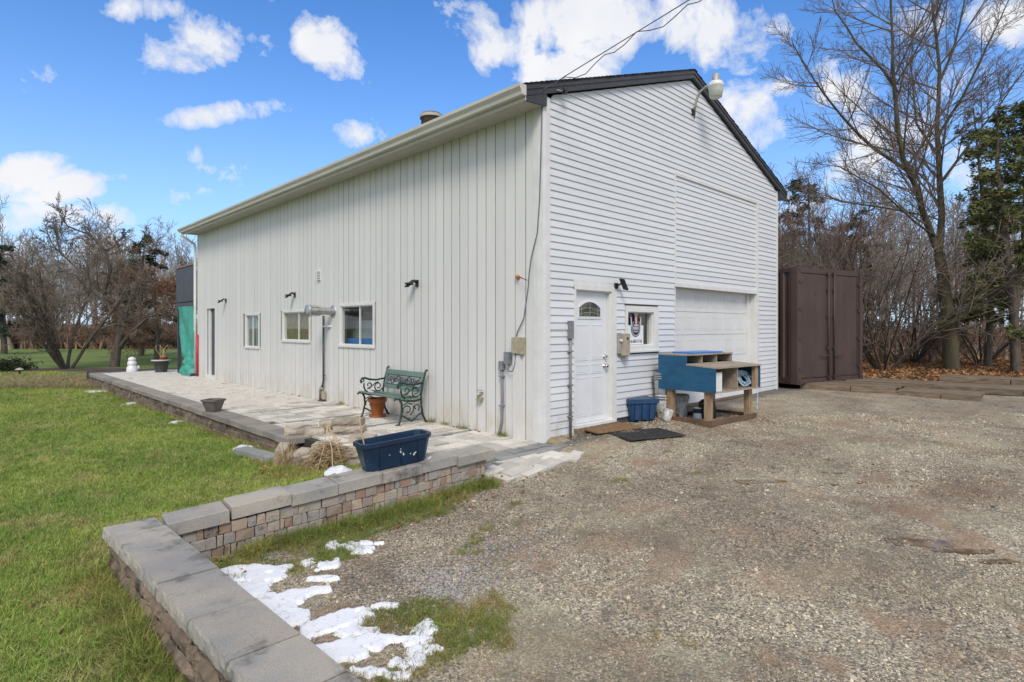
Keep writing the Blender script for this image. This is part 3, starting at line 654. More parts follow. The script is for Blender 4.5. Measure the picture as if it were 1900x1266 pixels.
# soffit in panels, fascia and gutter
ys = -.04
while ys < LEN + .1:
    MB().box((xe0 + .02, ys + .001, EZ - .03), (-.018, min(ys + .3, LEN + .1) - .001, EZ - .012 + .0)).build('soffit_panel', 'soffit', B); ys += .3
MB().box((xe0 - .0, ye0 + .0, EZ - .06), (xe0 + .018, ye1, roofz(xe0) - .045)).build('fascia', 'gutter', B)
gz = roofz(xe0) - .03
gp = [(xe0 - .002, gz), (xe0 - .002, gz - .125), (xe0 - .075, gz - .125), (xe0 - .085, gz - .085), (xe0 - .12, gz - .04), (xe0 - .125, gz - .002), (xe0 - .112, gz - .002), (xe0 - .108, gz - .035), (xe0 - .072, gz - .08), (xe0 - .065, gz - .112), (xe0 - .012, gz - .112), (xe0 - .012, gz)]
gut = MB().prism(gp, 'y', ye0 - .02, ye1 + .1).build('gutter', 'gutter', B)
MB().prism([(p[0], p[1]) for p in gp[:6]], 'y', ye0 - .024, ye0 - .018).build('gutter_end_cap', 'gutter', gut)
mb = MB(); mb.box((xe1, ye0 - .01, roofz(xe1) - .15), (xe1 + .12, ye1, roofz(xe1) - .03)); mb.build('gutter', 'gutter', B)
mb = MB(); mb.tube([(xe0 - .06, LEN + .1, gz - .12), (xe0 - .05, LEN + .1, gz - .2), (-.09, LEN + .09, gz - .42), (-.07, LEN + .07, gz - .52), (-.07, LEN + .07, 2.2), (-.07, LEN + .07, .1)], .042, 8); mb.build('downspout', 'trim', B)
# chimney
ch = MB().lathe([(.19, 4.6), (.19, 5.36), (.215, 5.37), (.215, 5.44), (.19, 5.46), (.12, 5.47)], 14, T(1.0, 3.76, 0)).build('chimney', 'brickred', B)
MB().lathe([(.217, 5.38), (.222, 5.43)], 14, T(1.0, 3.76, 0), cap=False).build('chimney_band', 'soffit', ch)

# --- windows of the long wall
def side_window(y0, y1, z0, z1, split, kind):
    w = MB(); t = .055
    w.box((-.028, y0 - t, z1), (.0, y1 + t, z1 + t)); w.box((-.028, y0 - t, z0), (.0, y0, z1)); w.box((-.028, y1, z0), (.0, y1 + t, z1))
    win = w.build('window', 'trim', B)
    MB().box((-.045, y0 - t - .015, z0 - .045), (.006, y1 + t + .015, z0)).build('sill', 'trim', win)
    f = MB(); d0, d1 = -.012, .06; e = .02
    f.box((d0, y0 - .002, z0), (d1, y0 + e, z1)); f.box((d0, y1 - e, z0), (d1, y1 + .002, z1)); f.box((d0, y0 + e, z1 - e), (d1, y1 - e, z1 + .002)); f.box((d0, y0 + e, z0 - .002), (d1, y1 - e, z0 + e))
    ym_ = y0 + (y1 - y0) * split
    f.box((.0, ym_ - .014, z0 + e), (.03, ym_ + .014, z1 - e))
    f.build('frame', 'trim', win)
    MB().box((.008, y0 + e, z0 + e), (.011, ym_ - .014, z1 - e)).build('pane', 'glass', win)
    MB().box((.018, ym_ + .014, z0 + e), (.021, y1 - e, z1 - e)).build('pane', 'glass', win)
    if kind == 'curtain':
        mb = MB(); n = 40
        vs = []
        for i in range(n + 1):
            yy = y0 + (y1 - y0) * i / n; xx = .075 + .02 * math.sin(i * 1.3) + .01 * math.sin(i * 2.9)
            vs += [(xx, yy, z0), (xx, yy, z1)]
        mb.add(vs, [(2 * i, 2 * i + 2, 2 * i + 3, 2 * i + 1) for i in range(n)]); mb.build('curtain', 'curtain', win)
    if kind == 'osb':
        MB().box((.062, y0 - .02, z0 - .02), (.075, (y0 + y1) / 2 - .004, z1 + .02)).build('backing_board', 'osb', win)
        MB().box((.064, (y0 + y1) / 2 + .004, z0 - .02), (.078, y1 + .02, z1 + .02)).build('backing_board', 'osb', win)
    return win
side_window(9.46, 10.3, 1.0, 1.79, .5, 'curtain')
side_window(6.68, 8.0, 1.2, 1.82, .42, 'osb')
side_window(4.12, 5.32, 1.15, 1.89, .42, 'room')
# things seen through the third window
cb = thing('cupboard', 'white cupboard standing behind the window nearest the bench', 'cupboard', (.42, 5.0, 0))
MB().box((0, -.7, .0), (.5, .9, 1.62)).build('carcass', 'cabinet', cb)
for k in range(3): MB().box((-.02, -.68 + k * .53, .8), (-.002, -.17 + k * .53, 1.58)).build('door', 'cabinet', cb)
MB().box((.1, -.3, 1.62), (.45, .6, 1.8)).build('carton', MT['ply'], cb)
bb = thing('storage_crate', 'blue crate behind the lower part of the window nearest the bench', 'crate', (.29, 4.75, .0))
MB().box((-.15, -.5, .6), (.15, .6, 1.27)).build('body', 'brightblue', bb)
# --- dark side door at the far end
dr = MB(); dr.box((-.022, 12.66, .0), (0, 12.7, 2.07)); dr.box((-.022, 13.42, .0), (0, 13.46, 2.07)); dr.box((-.022, 12.7, 2.03), (0, 13.42, 2.07))
dd = dr.build('door', 'trim', B, label='dark grey side door in a white frame')
MB().box((.06, 12.72, .08), (.1, 13.24, 2.03)).build('leaf', 'deck', dd); MB().box((.02, 13.24, .08), (.1, 13.42, 2.03)).build('frame', 'trim', dd)
MB().box((-.05, 12.64, .0), (.1, 13.46, .1)).build('threshold', 'trim', dd)
# --- entrance door in the gable
dr = MB(); dr.box((.60, -.02, .1), (.645, .0, 2.06)); dr.box((1.45, -.03, .1), (1.56, .0, 2.06)); dr.box((.60, -.024, 2.0), (1.56, -.0, 2.07)); dr.box((.60, -.018, 2.07), (1.56, .0, 2.13))
dr.box((1.43, 0, .1), (1.452, .09, 2.0)); dr.box((.64, 0, .1), (.652, .09, 2.0)); dr.box((.65, 0, 1.985), (1.43, .09, 2.0))
ed = dr.build('door', 'trim', B, label='white entrance door with an arched leaded light')
lf = MB(); lf.box((.655, .055, .15), (1.427, .095, 1.984))
leaf = lf.build('leaf', 'door', ed)
def emb(x0, x1, z0, z1, yf=.055, w=.012, d=.006):
    m = MB()
    for a, b in (((x0, z0), (x1, z0 + w)), ((x0, z1 - w), (x1, z1)), ((x0, z0 + w), (x0 + w, z1 - w)), ((x1 - w, z0 + w), (x1, z1 - w))):
        m.box((a[0], yf - d, a[1]), (b[0], yf + .001, b[1]))
    m.box((x0 + w * 2, yf - d * .7, z0 + w * 2), (x1 - w * 2, yf + .001, z1 - w * 2)); return m
for c in (0, 1):
    x0 = .72 + c * .34
    emb(x0, x0 + .27, 1.02, 1.52).build('panel', 'door', leaf); emb(x0, x0 + .27, .83, .96).build('panel', 'door', leaf); emb(x0, x0 + .27, .24, .78).build('panel', 'door', leaf)
# arched light: frame ring, glass and cames
def arch(x0, x1, z0, zs, rise, n=14): return [(x0, z0)] + [(x0 + (x1 - x0) * i / n, zs + rise * (1 - (2 * i / n - 1) ** 2)) for i in range(n + 1)] + [(x1, z0)]
outer = arch(.755, 1.295, 1.60, 1.77, .10); inner = arch(.785, 1.265, 1.635, 1.755, .085)
mb = MB(); n = len(outer); vs = [(x, .045, z) for x, z in outer] + [(x, .042, z) for x, z in inner] + [(x, .056, z) for x, z in outer] + [(x, .056, z) for x, z in inner]
fs = [(i, (i + 1) % n, n + (i + 1) % n, n + i) for i in range(n)] + [(2 * n + i, 2 * n + (i + 1) % n, (i + 1) % n, i) for i in range(n)] + [(n + i, n + (i + 1) % n, 3 * n + (i + 1) % n, 3 * n + i) for i in range(n)]
mb.add(vs, fs); lite = mb.build('arched_light', 'door', leaf)
mglass, nt, bsd = new_mat('leaded_glass')
c = mixc(nt, ss(nt, noise_(nt, pos(nt, (1, 1, 2)), 7, 2), .45, .55), (.012, .016, .014), (.09, .08, .03)); nt.links.new(c, bsd.inputs['Base Color']); bsd.inputs['Roughness'].default_value = .12
MB().add([(x, .052, z) for x, z in inner], [tuple(range(n))]).build('pane', mglass, lite) if False else MB().add([(x, .052, z) for x, z in inner], [tuple(range(n))]).build('arched_pane', mglass, leaf)
cm_ = MB()
for xx in (.84, 1.03, 1.21): cm_.box((xx - .004, .046, 1.64), (xx + .004, .052, 1.80))
cm_.tube([(.79, .049, 1.72), (.9, .049, 1.75), (1.02, .049, 1.76), (1.14, .049, 1.75), (1.26, .049, 1.72)], .004, 5)
cm_.tube([(.79, .049, 1.655), (.9, .049, 1.685), (1.02, .049, 1.695), (1.14, .049, 1.685), (1.26, .049, 1.655)], .004, 5)
cm_.build('leading', 'dirtyalu', leaf)
MB().lathe([(.03, 0), (.032, .012), (.018, .016), (.016, .03), (.026, .04), (.02, .055)], 14, T(1.36, .055, 1.06, R(90))).build('deadbolt', 'chrome', leaf)
MB().lathe([(.033, 0), (.033, .01), (.015, .014), (.014, .035), (.03, .045), (.032, .06), (.022, .072)], 14, T(1.36, .055, .925, R(90))).build('door_knob', 'chrome', leaf)
MB().box((.62, -.05, .11), (1.5, .09, .145)).build('threshold', 'trim', ed); MB().box((.6, -.06, .02), (1.56, .0, .11)).build('step_board', 'oldwood', ed)
# --- small window with the poster
w = MB(); w.box((1.80, -.03, 1.72), (2.70, .0, 1.81)); w.box((1.80, -.03, 1.2), (1.85, .0, 1.72)); w.box((2.56, -.03, 1.2), (2.70, .0, 1.72)); w.box((1.80, -.03, 1.125), (2.70, .0, 1.2))
gw = w.build('window', 'trim', B); MB().box((1.78, -.055, 1.10), (2.72, .0, 1.127)).build('sill', 'trim', gw)
f = MB(); f.box((1.85, 0, 1.2), (1.866, .09, 1.72)); f.box((2.54, 0, 1.2), (2.56, .09, 1.72)); f.box((1.866, 0, 1.2), (2.54, .09, 1.215)); f.box((1.866, 0, 1.705), (2.54, .09, 1.72)); f.build('frame', 'trim', gw)
MB().box((1.866, .05, 1.215), (2.54, .053, 1.705)).build('pane', 'glass', gw)
MB().box((2.38, .14, 1.15), (2.62, .16, 1.75)).build('curtain', 'osb', gw); MB().box((1.83, .2, 1.15), (2.05, .22, 1.75)).build('curtain', 'osb', gw)
# poster and emblem, both flat sheets inside the glass
white = M('poster_white', (.72, .74, .76), .6); ink = M('poster_ink', (.015, .02, .035), .6); inkr = M('poster_red', (.55, .06, .05), .6); inkb = M('poster_blue', (.04, .12, .3), .6); inkw = M('poster_line', (.75, .78, .8), .6)
ps = thing('shop_poster', 'white poster with round emblem and telephone number in the small window', 'poster', (2.13, .043, 1.46))
MB().box((-.215, -.001, -.24), (.235, .001, .055)).build('sheet', white, ps)
def disc(cx0, cz0, r, y_, n=28): return MB().add([(cx0 + r * math.cos(6.2832 * i / n), y_, cz0 + r * math.sin(6.2832 * i / n)) for i in range(n)], [tuple(range(n))])
disc(0.02, .0, .125, -.004).build('badge', ink, ps); disc(.02, .0, .108, -.0055).build('badge_ring', inkw, ps); disc(.02, .0, .099, -.007).build('badge_face', ink, ps)
cr_ = [(-.04, .235), (.08, .235), (.055, .17), (.05, .11), (.09, .13), (.16, .19), (.155, .03), (.10, .06), (.06, .045), (-.02, .045), (-.06, .06), (-.115, .03), (-.12, .19), (-.05, .13), (-.01, .11), (-.015, .17)]
MB().add([(x, -.0085, zz) for x, zz in cr_], [tuple(range(len(cr_)))]).build('cross_outline', inkw, ps)
sc_ = lambda s: [(.02 + (x - .02) * s, .13 + (zz - .13) * s) for x, zz in cr_]
MB().add([(x, -.010, zz) for x, zz in sc_(.86)], [tuple(range(len(cr_)))]).build('cross', ink, ps)
mb = MB()
for k_ in range(3): mb.box((-.012 + k_ * .026, -.0125, .06), (.002 + k_ * .026, -.0115, .215))
mb.build('red_stripe', inkr, ps)
mb = MB()
for k_ in range(2): mb.box((.003 + k_ * .026, -.0125, .06), (.013 + k_ * .026, -.0115, .215))
mb.build('white_stripe', inkw, ps)
mb = MB(); mb.box((-.095, -.0125, .055), (-.045, -.0115, .11)); mb.build('blue_field', inkb, ps)
mb = MB()
for q in ((-.085, .065), (-.06, .09), (.1, .075), (.12, .1), (.09, .1)): mb.box((q[0], -.0135, q[1]), (q[0] + .012, -.0127, q[1] + .012))
mb.build('star', inkw, ps)
mb = MB()
for k_ in range(6): mb.box((-.055 + k_ * .026, -.0088, -.015), (-.043 + k_ * .026, -.0078, .035))
for k_ in range(5): mb.box((-.04 + k_ * .026, -.0088, -.05), (-.028 + k_ * .026, -.0078, -.03))
mb.build('badge_lettering', inkw, ps)
def text(txt, size, mat, parent, loc, rot, name='lettering', bold=.0):
    c = bpy.data.curves.new('t', 'FONT'); c.body = txt; c.size = size; c.align_x = 'CENTER'; c.extrude = .0005; c.offset = bold
    o = bpy.data.objects.new('t', c); COL.objects.link(o)
    dg = bpy.context.evaluated_depsgraph_get(); me = bpy.data.meshes.new_from_object(o.evaluated_get(dg)); bpy.data.objects.remove(o)
    me.materials.clear(); me.materials.append(mat); return link(name, me, parent, loc=loc, rot=rot)
text('416-605-7133', .066, ink, ps, (.01, -.003, -.215), (R(90), 0, 0), 'phone_number', .0012)
# --- garage door
g = MB(); g.box((6.42, -.03, .08), (6.5, .0, 2.2)); g.box((3.22, -.028, 2.165), (6.5, .0, 2.225)); g.box((6.40, .0, .08), (6.43, .2, 2.2)); g.box((3.24, .0, .08), (3.27, .2, 2.2)); g.box((3.27, .0, 2.17), (6.4, .2, 2.2))
gd = g.build('garage_door', 'trim', B)
MB().box((6.30, .12, .1), (6.40, .17, 2.17)).build('jamb', 'trim', gd)
zs = [.12, .53, .94, 1.35, 1.76, 2.17]
for a, b in zip(zs[:-1], zs[1:]):
    s = MB().box((3.27, .16, a + .003), (6.30, .2, b - .003)); sec = s.build('section', 'garage', gd)
    for k in range(6):
        x0 = 3.34 + k * .495; emb(x0, x0 + .40, a + .09, b - .09, .16, .014, .004).build('panel', 'garage', sec)
MB().box((3.25, .08, .04), (6.45, .3, .115)).build('sill', 'wetwood', gd)
t = MB(); t.box((3.215, -.02, 2.225), (3.25, .0, 4.05)); t.box((6.405, -.026, 2.225), (6.5, .0, 4.05)); t.box((3.25, -.03, 4.02), (6.405, .0, 4.05)); t.box((3.22, -.02, 4.06), (6.5, .0, 4.068))
t.build('panel_trim', 'trim', B)
# slightly torn siding course end beside the door
MB().prism([(-.021, 1.52), (-.025, 1.46), (-.017, 1.44), (-.017, 1.52)], 'x', .12, .58).build('patched_siding', 'siding', B)

# ---------------------------------------------------------------- fittings on the walls
def side_light(y_, z_, label):
    o = thing('wall_light', label, 'light', (-.016, y_, z_), 0, 'small black lights on the long wall')
    MB().box((-.02, -.035, -.06), (0, .035, .05)).build('mount', 'black', o)
    MB().tube([(-.02, 0, 0), (-.06, .01, .03)], .012, 6).build('arm', 'black', o)
    m = T(-.12, .02, -.005, 0, R(-38), 0)
    MB().box((-.1, -.05, -.012), (.08, .05, .012), m).build('panel', 'black', o)
    MB().box((-.09, -.045, -.035), (.02, .045, -.012), T(-.11, .02, .0, 0, R(8), 0)).build('lamp', 'black', o)
side_light(2.753, 2.20, 'black wall light above and right of the garden bench')
side_light(7.373, 2.20, 'black wall light over the window with boarded panes')
side_light(11.763, 2.22, 'black wall light nearest the dark side door')
o = thing('wall_light', 'black light tilted at the top corner of the entrance door frame', 'light', (1.54, -.02, 2.09))
MB().box((-.03, -.03, -.04), (.03, 0, .04)).build('mount', 'black', o); MB().tube([(0, -.03, 0), (.04, -.07, .03)], .012, 6).build('arm', 'black', o)
MB().box((-.09, -.05, -.012), (.09, .05, .012), T(.07, -.1, .02, R(20), R(55), 0)).build('panel', 'black', o)
# yard light
yl = thing('yard_light', 'grey dusk to dawn yard lamp on a bent arm near the gable peak', 'light', (3.81, -.02, 5.25))
MB().tube([(0, -.02, -.02), (0, -.05, .1), (.0, -.08, .2), (.0, -.14, .29), (0, -.24, .34), (.0, -.34, .34)], .022, 8).build('arm', 'dirtyalu', yl)
br = MB().box((-.035, -.03, -.08), (.035, .01, .02)).build('bracket', 'black', yl); MB().tube([(0, -.03, -.08), (-.02, -.04, -.16)], .008, 5).build('wire', 'black', yl)
MB().lathe([(.13, 0), (.134, .025), (.105, .075), (.07, .09)], 20, T(0, -.42, .29)).build('housing', 'white', yl)
MB().lathe([(.062, .08), (.062, .2), (.05, .21)], 16, T(0, -.42, .29)).build('photocell', 'dirtyalu', yl)
MB().lathe([(.08, -.19), (.1, -.175), (.115, -.08), (.128, 0.0)], 20, T(0, -.42, .29)).build('refractor', 'lampglass', yl)
# service drop
an = thing('wire_anchor', 'small clevis and insulator holding the overhead wires at the eave corner', 'anchor', (.2, -.02, 4.56))
MB().tube([(-.08, 0, -.02), (.0, -.05, 0), (.09, -.09, .0)], .012, 6).build('bolt', 'galv', an); MB().lathe([(.03, -.035), (.035, 0), (.03, .035)], 10, T(.1, -.1, .0)).build('insulator', 'black', an)
A = Vector((.3, -.12, 4.56)); E1 = P(1046, 143, 7.2); E2 = P(1282, -2, 6.3); E3 = E2 + (E2 - E1) * 1.2
ow = thing('overhead_wire', 'pair of thin overhead wires running up from the eave corner', 'wire', tuple(A))
mb = MB(); mb.tube([(0, 0, 0), tuple(P(1036, 155, 7.3) - A), tuple(E1 - A), tuple(E2 - A), tuple(E3 - A)], .006, 5); mb.build('bearer', 'wire', ow)
mb = MB(); pts = [Vector((0, 0, 0)), E1 - A]
for k in range(1, 26):
    t = k / 25; p = E1 + (E3 - E1) * t; s = abs(math.sin(t * math.pi * 7)); pts.append(p - A - Vector((0, 0, .1 * s)) + Vector((.04 * math.sin(t * 20), 0, 0)))
mb.tube(pts, .0055, 5); mb.build('conductor', 'wire', ow)
mb = MB(); mb.tube([tuple(E1 - A), tuple(P(1010, 165, 7.1) - A), (-.33, .1, -.1)], .004, 5); mb.build('tail', 'wire', ow)
# phone cable down the corner to the beige box
cb_ = link('phone_cable', MB().tube([(-.04, -.03, 4.45), (-.042, .0, 3.6), (-.043, .02, 3.1), (-.04, .06, 2.7), (-.045, .16, 2.4), (-.045, .2, 2.2), (-.045, .22, 2.0), (-.045, .26, 1.8), (-.045, .3, 1.6), (-.045, .42, 1.42), (-.045, .44, 1.36)], .008, 6).mesh('phone_cable', MT['cable']), label='thin grey cable hanging down the wall corner to the beige box', cat='cable')
ins = thing('insulator_hook', 'orange porcelain knob with a short wire high on the board wall', 'insulator', (-.016, .42, 2.15))
MB().lathe([(.03, 0), (.035, .03), (.02, .05)], 10, T(0, 0, 0, 0, R(-90))).build('knob', 'orange', ins); MB().tube([(-.04, 0, .0), (-.08, -.1, -.01), (-.09, -.24, -.06)], .006, 5).build('wire', 'pipe', ins)
ub = thing('utility_box', 'beige box on the board wall above a white vertical duct', 'box', (-.02, .39, 1.24))
MB().box((-.07, -.09, -.11), (0, .09, .11)).build('case', 'beige', ub); MB().box((-.085, -.03, -.1), (-.07, .085, .1)).build('cover', 'beige', ub)
dc = thing('cable_duct', 'wide white duct rising from the paving to the beige box', 'duct', (-.02, .43, 0))
MB().box((-.05, -.07, -.0), (0, .05, 1.12)).build('duct', 'board', dc)
jb = thing('junction_box', 'small grey box with looped cable left of the beige box', 'box', (-.02, .60, 1.06))
MB().box((-.06, -.05, -.07), (0, .05, .09)).build('case', 'grey', jb); MB().tube([(-.04, 0, -.07), (-.04, 0, -.13), (-.05, -.05, -.17), (-.05, -.12, -.16), (-.05, -.16, -.06), (-.05, -.17, .07)], .008, 6).build('cable', 'cable', jb)
MB().lathe([(.018, -.12), (.018, -.07)], 8, T(-.04, 0, 0)).build('gland', 'dirtyalu', jb)
cd = thing('conduit', 'grey conduit with square head on the board wall left of the junction box', 'conduit', (-.04, .73, 0))
MB().tube([(0, .0, .95), (-.0, -.01, .5), (0, .0, .2), (.0, .03, .08), (.0, .06, -.02)], .02, 8).build('pipe', 'grey', cd); MB().box((-.03, -.035, .9), (.02, .035, 1.02)).build('head', 'grey', cd)
for zz in (.8, .4): MB().box((-.025, -.035, zz), (.03, .035, zz + .02)).build('clip', 'grey', cd)
cd = thing('conduit', 'grey conduit on the siding between wall corner and entrance door', 'conduit', (.50, -.04, 0))
MB().tube([(0, 0, 1.45), (0, 0, .02)], .019, 8).build('pipe', 'grey', cd); MB().box((-.035, -.03, 1.33), (.035, .025, 1.57)).build('head', 'grey', cd)
for zz in (1.15, .7, .28): MB().box((-.035, -.022, zz), (.03, .03, zz + .02)).build('clip', 'grey', cd)
tp = thing('garden_tap', 'small pale garden tap low on the board wall right of the bench', 'tap', (-.016, 1.15, .55))
MB().tube([(0, 0, 0), (-.07, 0, 0), (-.1, 0, -.05)], .014, 7).build('spout', 'galv', tp); MB().lathe([(.035, .0), (.04, .008), (.03, .015)], 10, T(-.06, 0, .035)).build('handle', 'dirtyalu', tp)
MB().box((-.06, -.05, -.13), (-.01, .04, -.05), T(0, 0, 0, .4)).build('tag', 'beige', tp)
mt_ = thing('meter_box', 'grey meter cabinet with cream box on the wall between door and small window', 'meter', (1.60, -.02, 1.24))
MB().box((-.035, -.05, -.14), (.03, 0, .16)).build('cabinet', 'dirtyalu', mt_); MB().box((.03, -.10, -.17), (.17, 0, .15)).build('case', 'beige', mt_)
MB().lathe([(.02, 0), (.02, .03)], 10, T(-.003, -.05, .05, R(90))).build('dial', 'white', mt_); MB().box((.09, -.09, -.23), (.13, -.03, -.17)).build('gland', 'dirtyalu', mt_); MB().lathe([(.02, 0), (.022, .01)], 10, T(.1, -.10, .08, R(90))).build('lock', 'pipe', mt_)
# louvre vent, flue, gas pipe
lv = thing('louvre_vent', 'small white louvred vent cover high on the board wall', 'vent', (-.016, 6.215, 2.55))
MB().box((-.05, -.07, .07), (0, .07, .1)).build('hood', 'white', lv); MB().box((-.01, -.075, -.11), (0, .075, .07)).build('plate', 'white', lv)
for k in range(5): MB().box((-.045, -.065, -.095 + k * .033), (-.008, .065, -.083 + k * .033)).build('slat', 'white', lv)
fl = thing('flue_pipe', 'horizontal galvanised flue sticking out between two windows', 'flue', (-.016, 5.62, 1.80))
mR = T(0, 0, 0, 0, R(-90))
MB().lathe([(.12, 0), (.12, .012), (.075, .013)], 20, mR).build('wall_collar', 'galv', fl)
MB().lathe([(.073, .01), (.073, .3)], 20, mR).build('pipe', 'galv', fl)
MB().lathe([(.08, .26), (.085, .28), (.085, .52), (.075, .53)], 20, mR).build('cage', 'dirtyalu', fl)
MB().lathe([(.12, .5), (.125, .52), (.12, .535), (.04, .536)], 20, mR).build('end_disc', 'galv', fl)
for k in range(8):
    a = k * .785; MB().tube([(-.3, .09 * math.cos(a), .09 * math.sin(a)), (-.51, .11 * math.cos(a), .11 * math.sin(a))], .005, 5).build('rib', 'galv', fl)
gp_ = thing('gas_pipe', 'dark vertical pipe with valve and tee below the flue', 'pipe', (-.07, 5.93, 0))
MB().tube([(0, 0, 1.72), (0, 0, .42), (0, .02, .36), (.0, .05, .28)], .02, 8).build('riser', 'pipe', gp_)
MB().tube([(.0, .05, .3), (.0, .1, .26), (.0, .13, .2), (0, .13, -.02)], .03, 8).build('hose', 'grey', gp_)
MB().box((-.03, -.04, .05), (.03, .03, .2)).build('label_tag', 'beige', gp_); MB().lathe([(.035, .0), (.035, .06)], 10, T(.0, .07, .24)).build('regulator', 'beige', gp_)
MB().tube([(0, -.08, .52), (0, .03, .52)], .012, 6).build('valve_handle', 'pipe', gp_); MB().tube([(0, .0, 1.5), (.03, -.2, 1.5), (.05, -.24, 1.5)], .022, 6).build('bracket', 'white', gp_)
MB().box((-.04, -.05, -.01), (.04, .17, .015)).build('foot', 'pipe', gp_)

# ---------------------------------------------------------------- patio
PT = thing('patio_pavement', None, None, kind='structure')
PT['label'] = 'buff paved terrace along the board wall'
MB().box((-2.0, -.9 + .85, -.3), (0.02, 17.72, -.03)).build('bedding', 'joint', PT)
MB().box((-2.05, LEN, -.3), (7.5, 19.5, -.03)).build('bedding', 'joint', PT)
rows = []; y = .05; k = 0
while y < 17.6:
    d = .095 if k % 7 == 5 else random.choice([.2, .2, .15, .3]); rows.append((y, min(y + d, 17.7), k % 7 == 5)); y += d; k += 1
count = 0; farv = MB()
for (y0, y1, grey) in rows:
    x = -1.9; xend = -.012 if y0 < LEN else 3.0
    while x < xend - .02:
        w = random.choice([.1, .15, .2, .3, .25, .2]) if not grey else random.uniform(.19, .24); x1 = min(x + w, xend)
        if xend - x1 < .06: x1 = xend
        g_ = .0048; dz = random.uniform(-.003, .003)
        if random.random() < .012 and not grey and y0 > 1: x = x1; continue
        if count < 295:
            MB().cbox((x + g_ * .7, y0 + g_, -.05), (x1 - g_ * .7 - random.choice((.002, .006, .01, .018)), y1 - g_ - random.choice((0, 0, 0, .004, .03, .05) if not grey and y1 - y0 > .14 else (0,)), 0 + dz), .004, jit=.0025).build('paver', 'greypaver' if grey else 'paver', PT); count += 1
        else: farv.cbox((x + g_, y0 + g_ * 1.3, -.05), (x1 - g_ - random.choice((0, .01, .02)), y1 - g_ * 1.3 - random.choice((0, 0, 0, .04, .06) if y1 - y0 > .14 else (0,)), 0 + dz), .005)
        x = x1
farv.build('far_pavers', 'paver', PT, kind='stuff')
# end of the terrace: grey edging rows, long kerb, then loose buff slabs
EP = thing('terrace_end_paving', None, None, kind='structure'); EP['label'] = 'grey edging rows and pale slabs at the near end of the terrace'
x = -1.9
MB().box((-1.9, -.1, -.4), (.2, .05, -.06)).build('bedding', 'joint', EP)
for (ya, yb, wl, mt, zt) in ((-.12, .045, (.2, .26), 'greypaver', -.002), (-.29, -.125, (.2, .35), 'greypaver', -.006)):
    x = -1.85
    while x < .12:
        w = random.uniform(*wl); zz_ = min(zt, zy(x + w / 2, (ya + yb) / 2) + .015 + (yb > 0) * .02); MB().cbox((x + .003, ya, zz_ - .07), (min(x + w, .2) - .003, yb - .004, zz_ + random.uniform(-.003, .003)), .004, jit=.002).build('edging_paver', mt, EP); x += w
def GY(px, py):
    z_ = -.1
    for _ in range(8): q = G(px, py, z_); z_ = zy(q.x, q.y)
    return q
ka, kb = GY(922, 858), GY(1038, 835); kl = (kb - ka).length
MB().cbox((-kl / 2, -.05, -.08), (kl / 2, .05, .045), .008, T((ka.x + kb.x) / 2, (ka.y + kb.y) / 2, (ka.z + kb.z) / 2, 0, -math.atan2(kb.z - ka.z, kl), math.atan2(kb.y - ka.y, kb.x - ka.x)), jit=.002).build('kerb_stone', 'greypaver', EP)
for (px, py, wx_, wy_, rz) in ((1040, 853, .3, .2, 8), (1020, 862, .3, .2, 5), (985, 874, .34, .2, 2), (945, 884, .3, .18, -2), (1060, 852, .2, .16, 20), (1012, 846, .3, .17, 2), (985, 851, .22, .17, 0), (948, 859, .3, .17, -2), (1022, 853, .34, .16, 4), (982, 861, .36, .17, -1), (938, 869, .3, .16, 3), (908, 876, .26, .17, -3), (1042, 848, .22, .14, 9), (1000, 868, .34, .16, 4), (958, 876, .32, .17, -2), (918, 886, .34, .15, 3), (1068, 845, .2, .12, 14), (902, 890, .2, .14, 5), (965, 884, .2, .12, -8)):
    q = GY(px, py); wy_ *= 1.12; MB().cbox((-wx_ / 2, -wy_ / 2, -.05), (wx_ / 2, wy_ / 2, .018 + random.uniform(-.004, .004)), .005, T(q.x, q.y, q.z + .006, R(3), R(-6), R(rz)), jit=.01).build('slab', 'paver', EP)
# terrace edge wall with coping
EW = thing('terrace_wall', 'low stacked stone wall with coping edging the terrace towards the lawn', 'wall')
y = 2.55
cbk = MB(); cbk.box((-2.14, 2.6, -.6), (-1.95, 17.7, -.09)); cbk.build('wall_core', 'joint', EW)
while y < 17.7:
    w = random.uniform(.38, .5); MB().cbox((-2.235 + random.uniform(-.01, .01), y + .003, -.085), (-1.905, min(y + w, 17.78) - .003, .004 + random.uniform(-.004, .004)), .01, jit=.004).build('coping', 'coping', EW); y += w
for r_ in range(4):
    y = 2.6 + r_ * .07; zt = -.088 - r_ * .085
    while y < 17.7:
        w = random.uniform(.2, .42); MB().cbox((-2.19 - random.uniform(0, .02) - r_ * .004, y + .004, zt - .082), (-2.06, min(y + w, 17.75) - .004, zt), .012, jit=.006).build('stone', 'rough', EW); y += w
x = -2.2
while x < 4:
    MB().cbox((x + .003, 17.72, -.085), (x + .42, 17.98, .006), .01, jit=.003).build('coping', 'coping', EW); x += .423
MB().box((-2.1, 17.74, -.5), (4.4, 17.94, -.086)).build('end_wall', 'rough', EW)

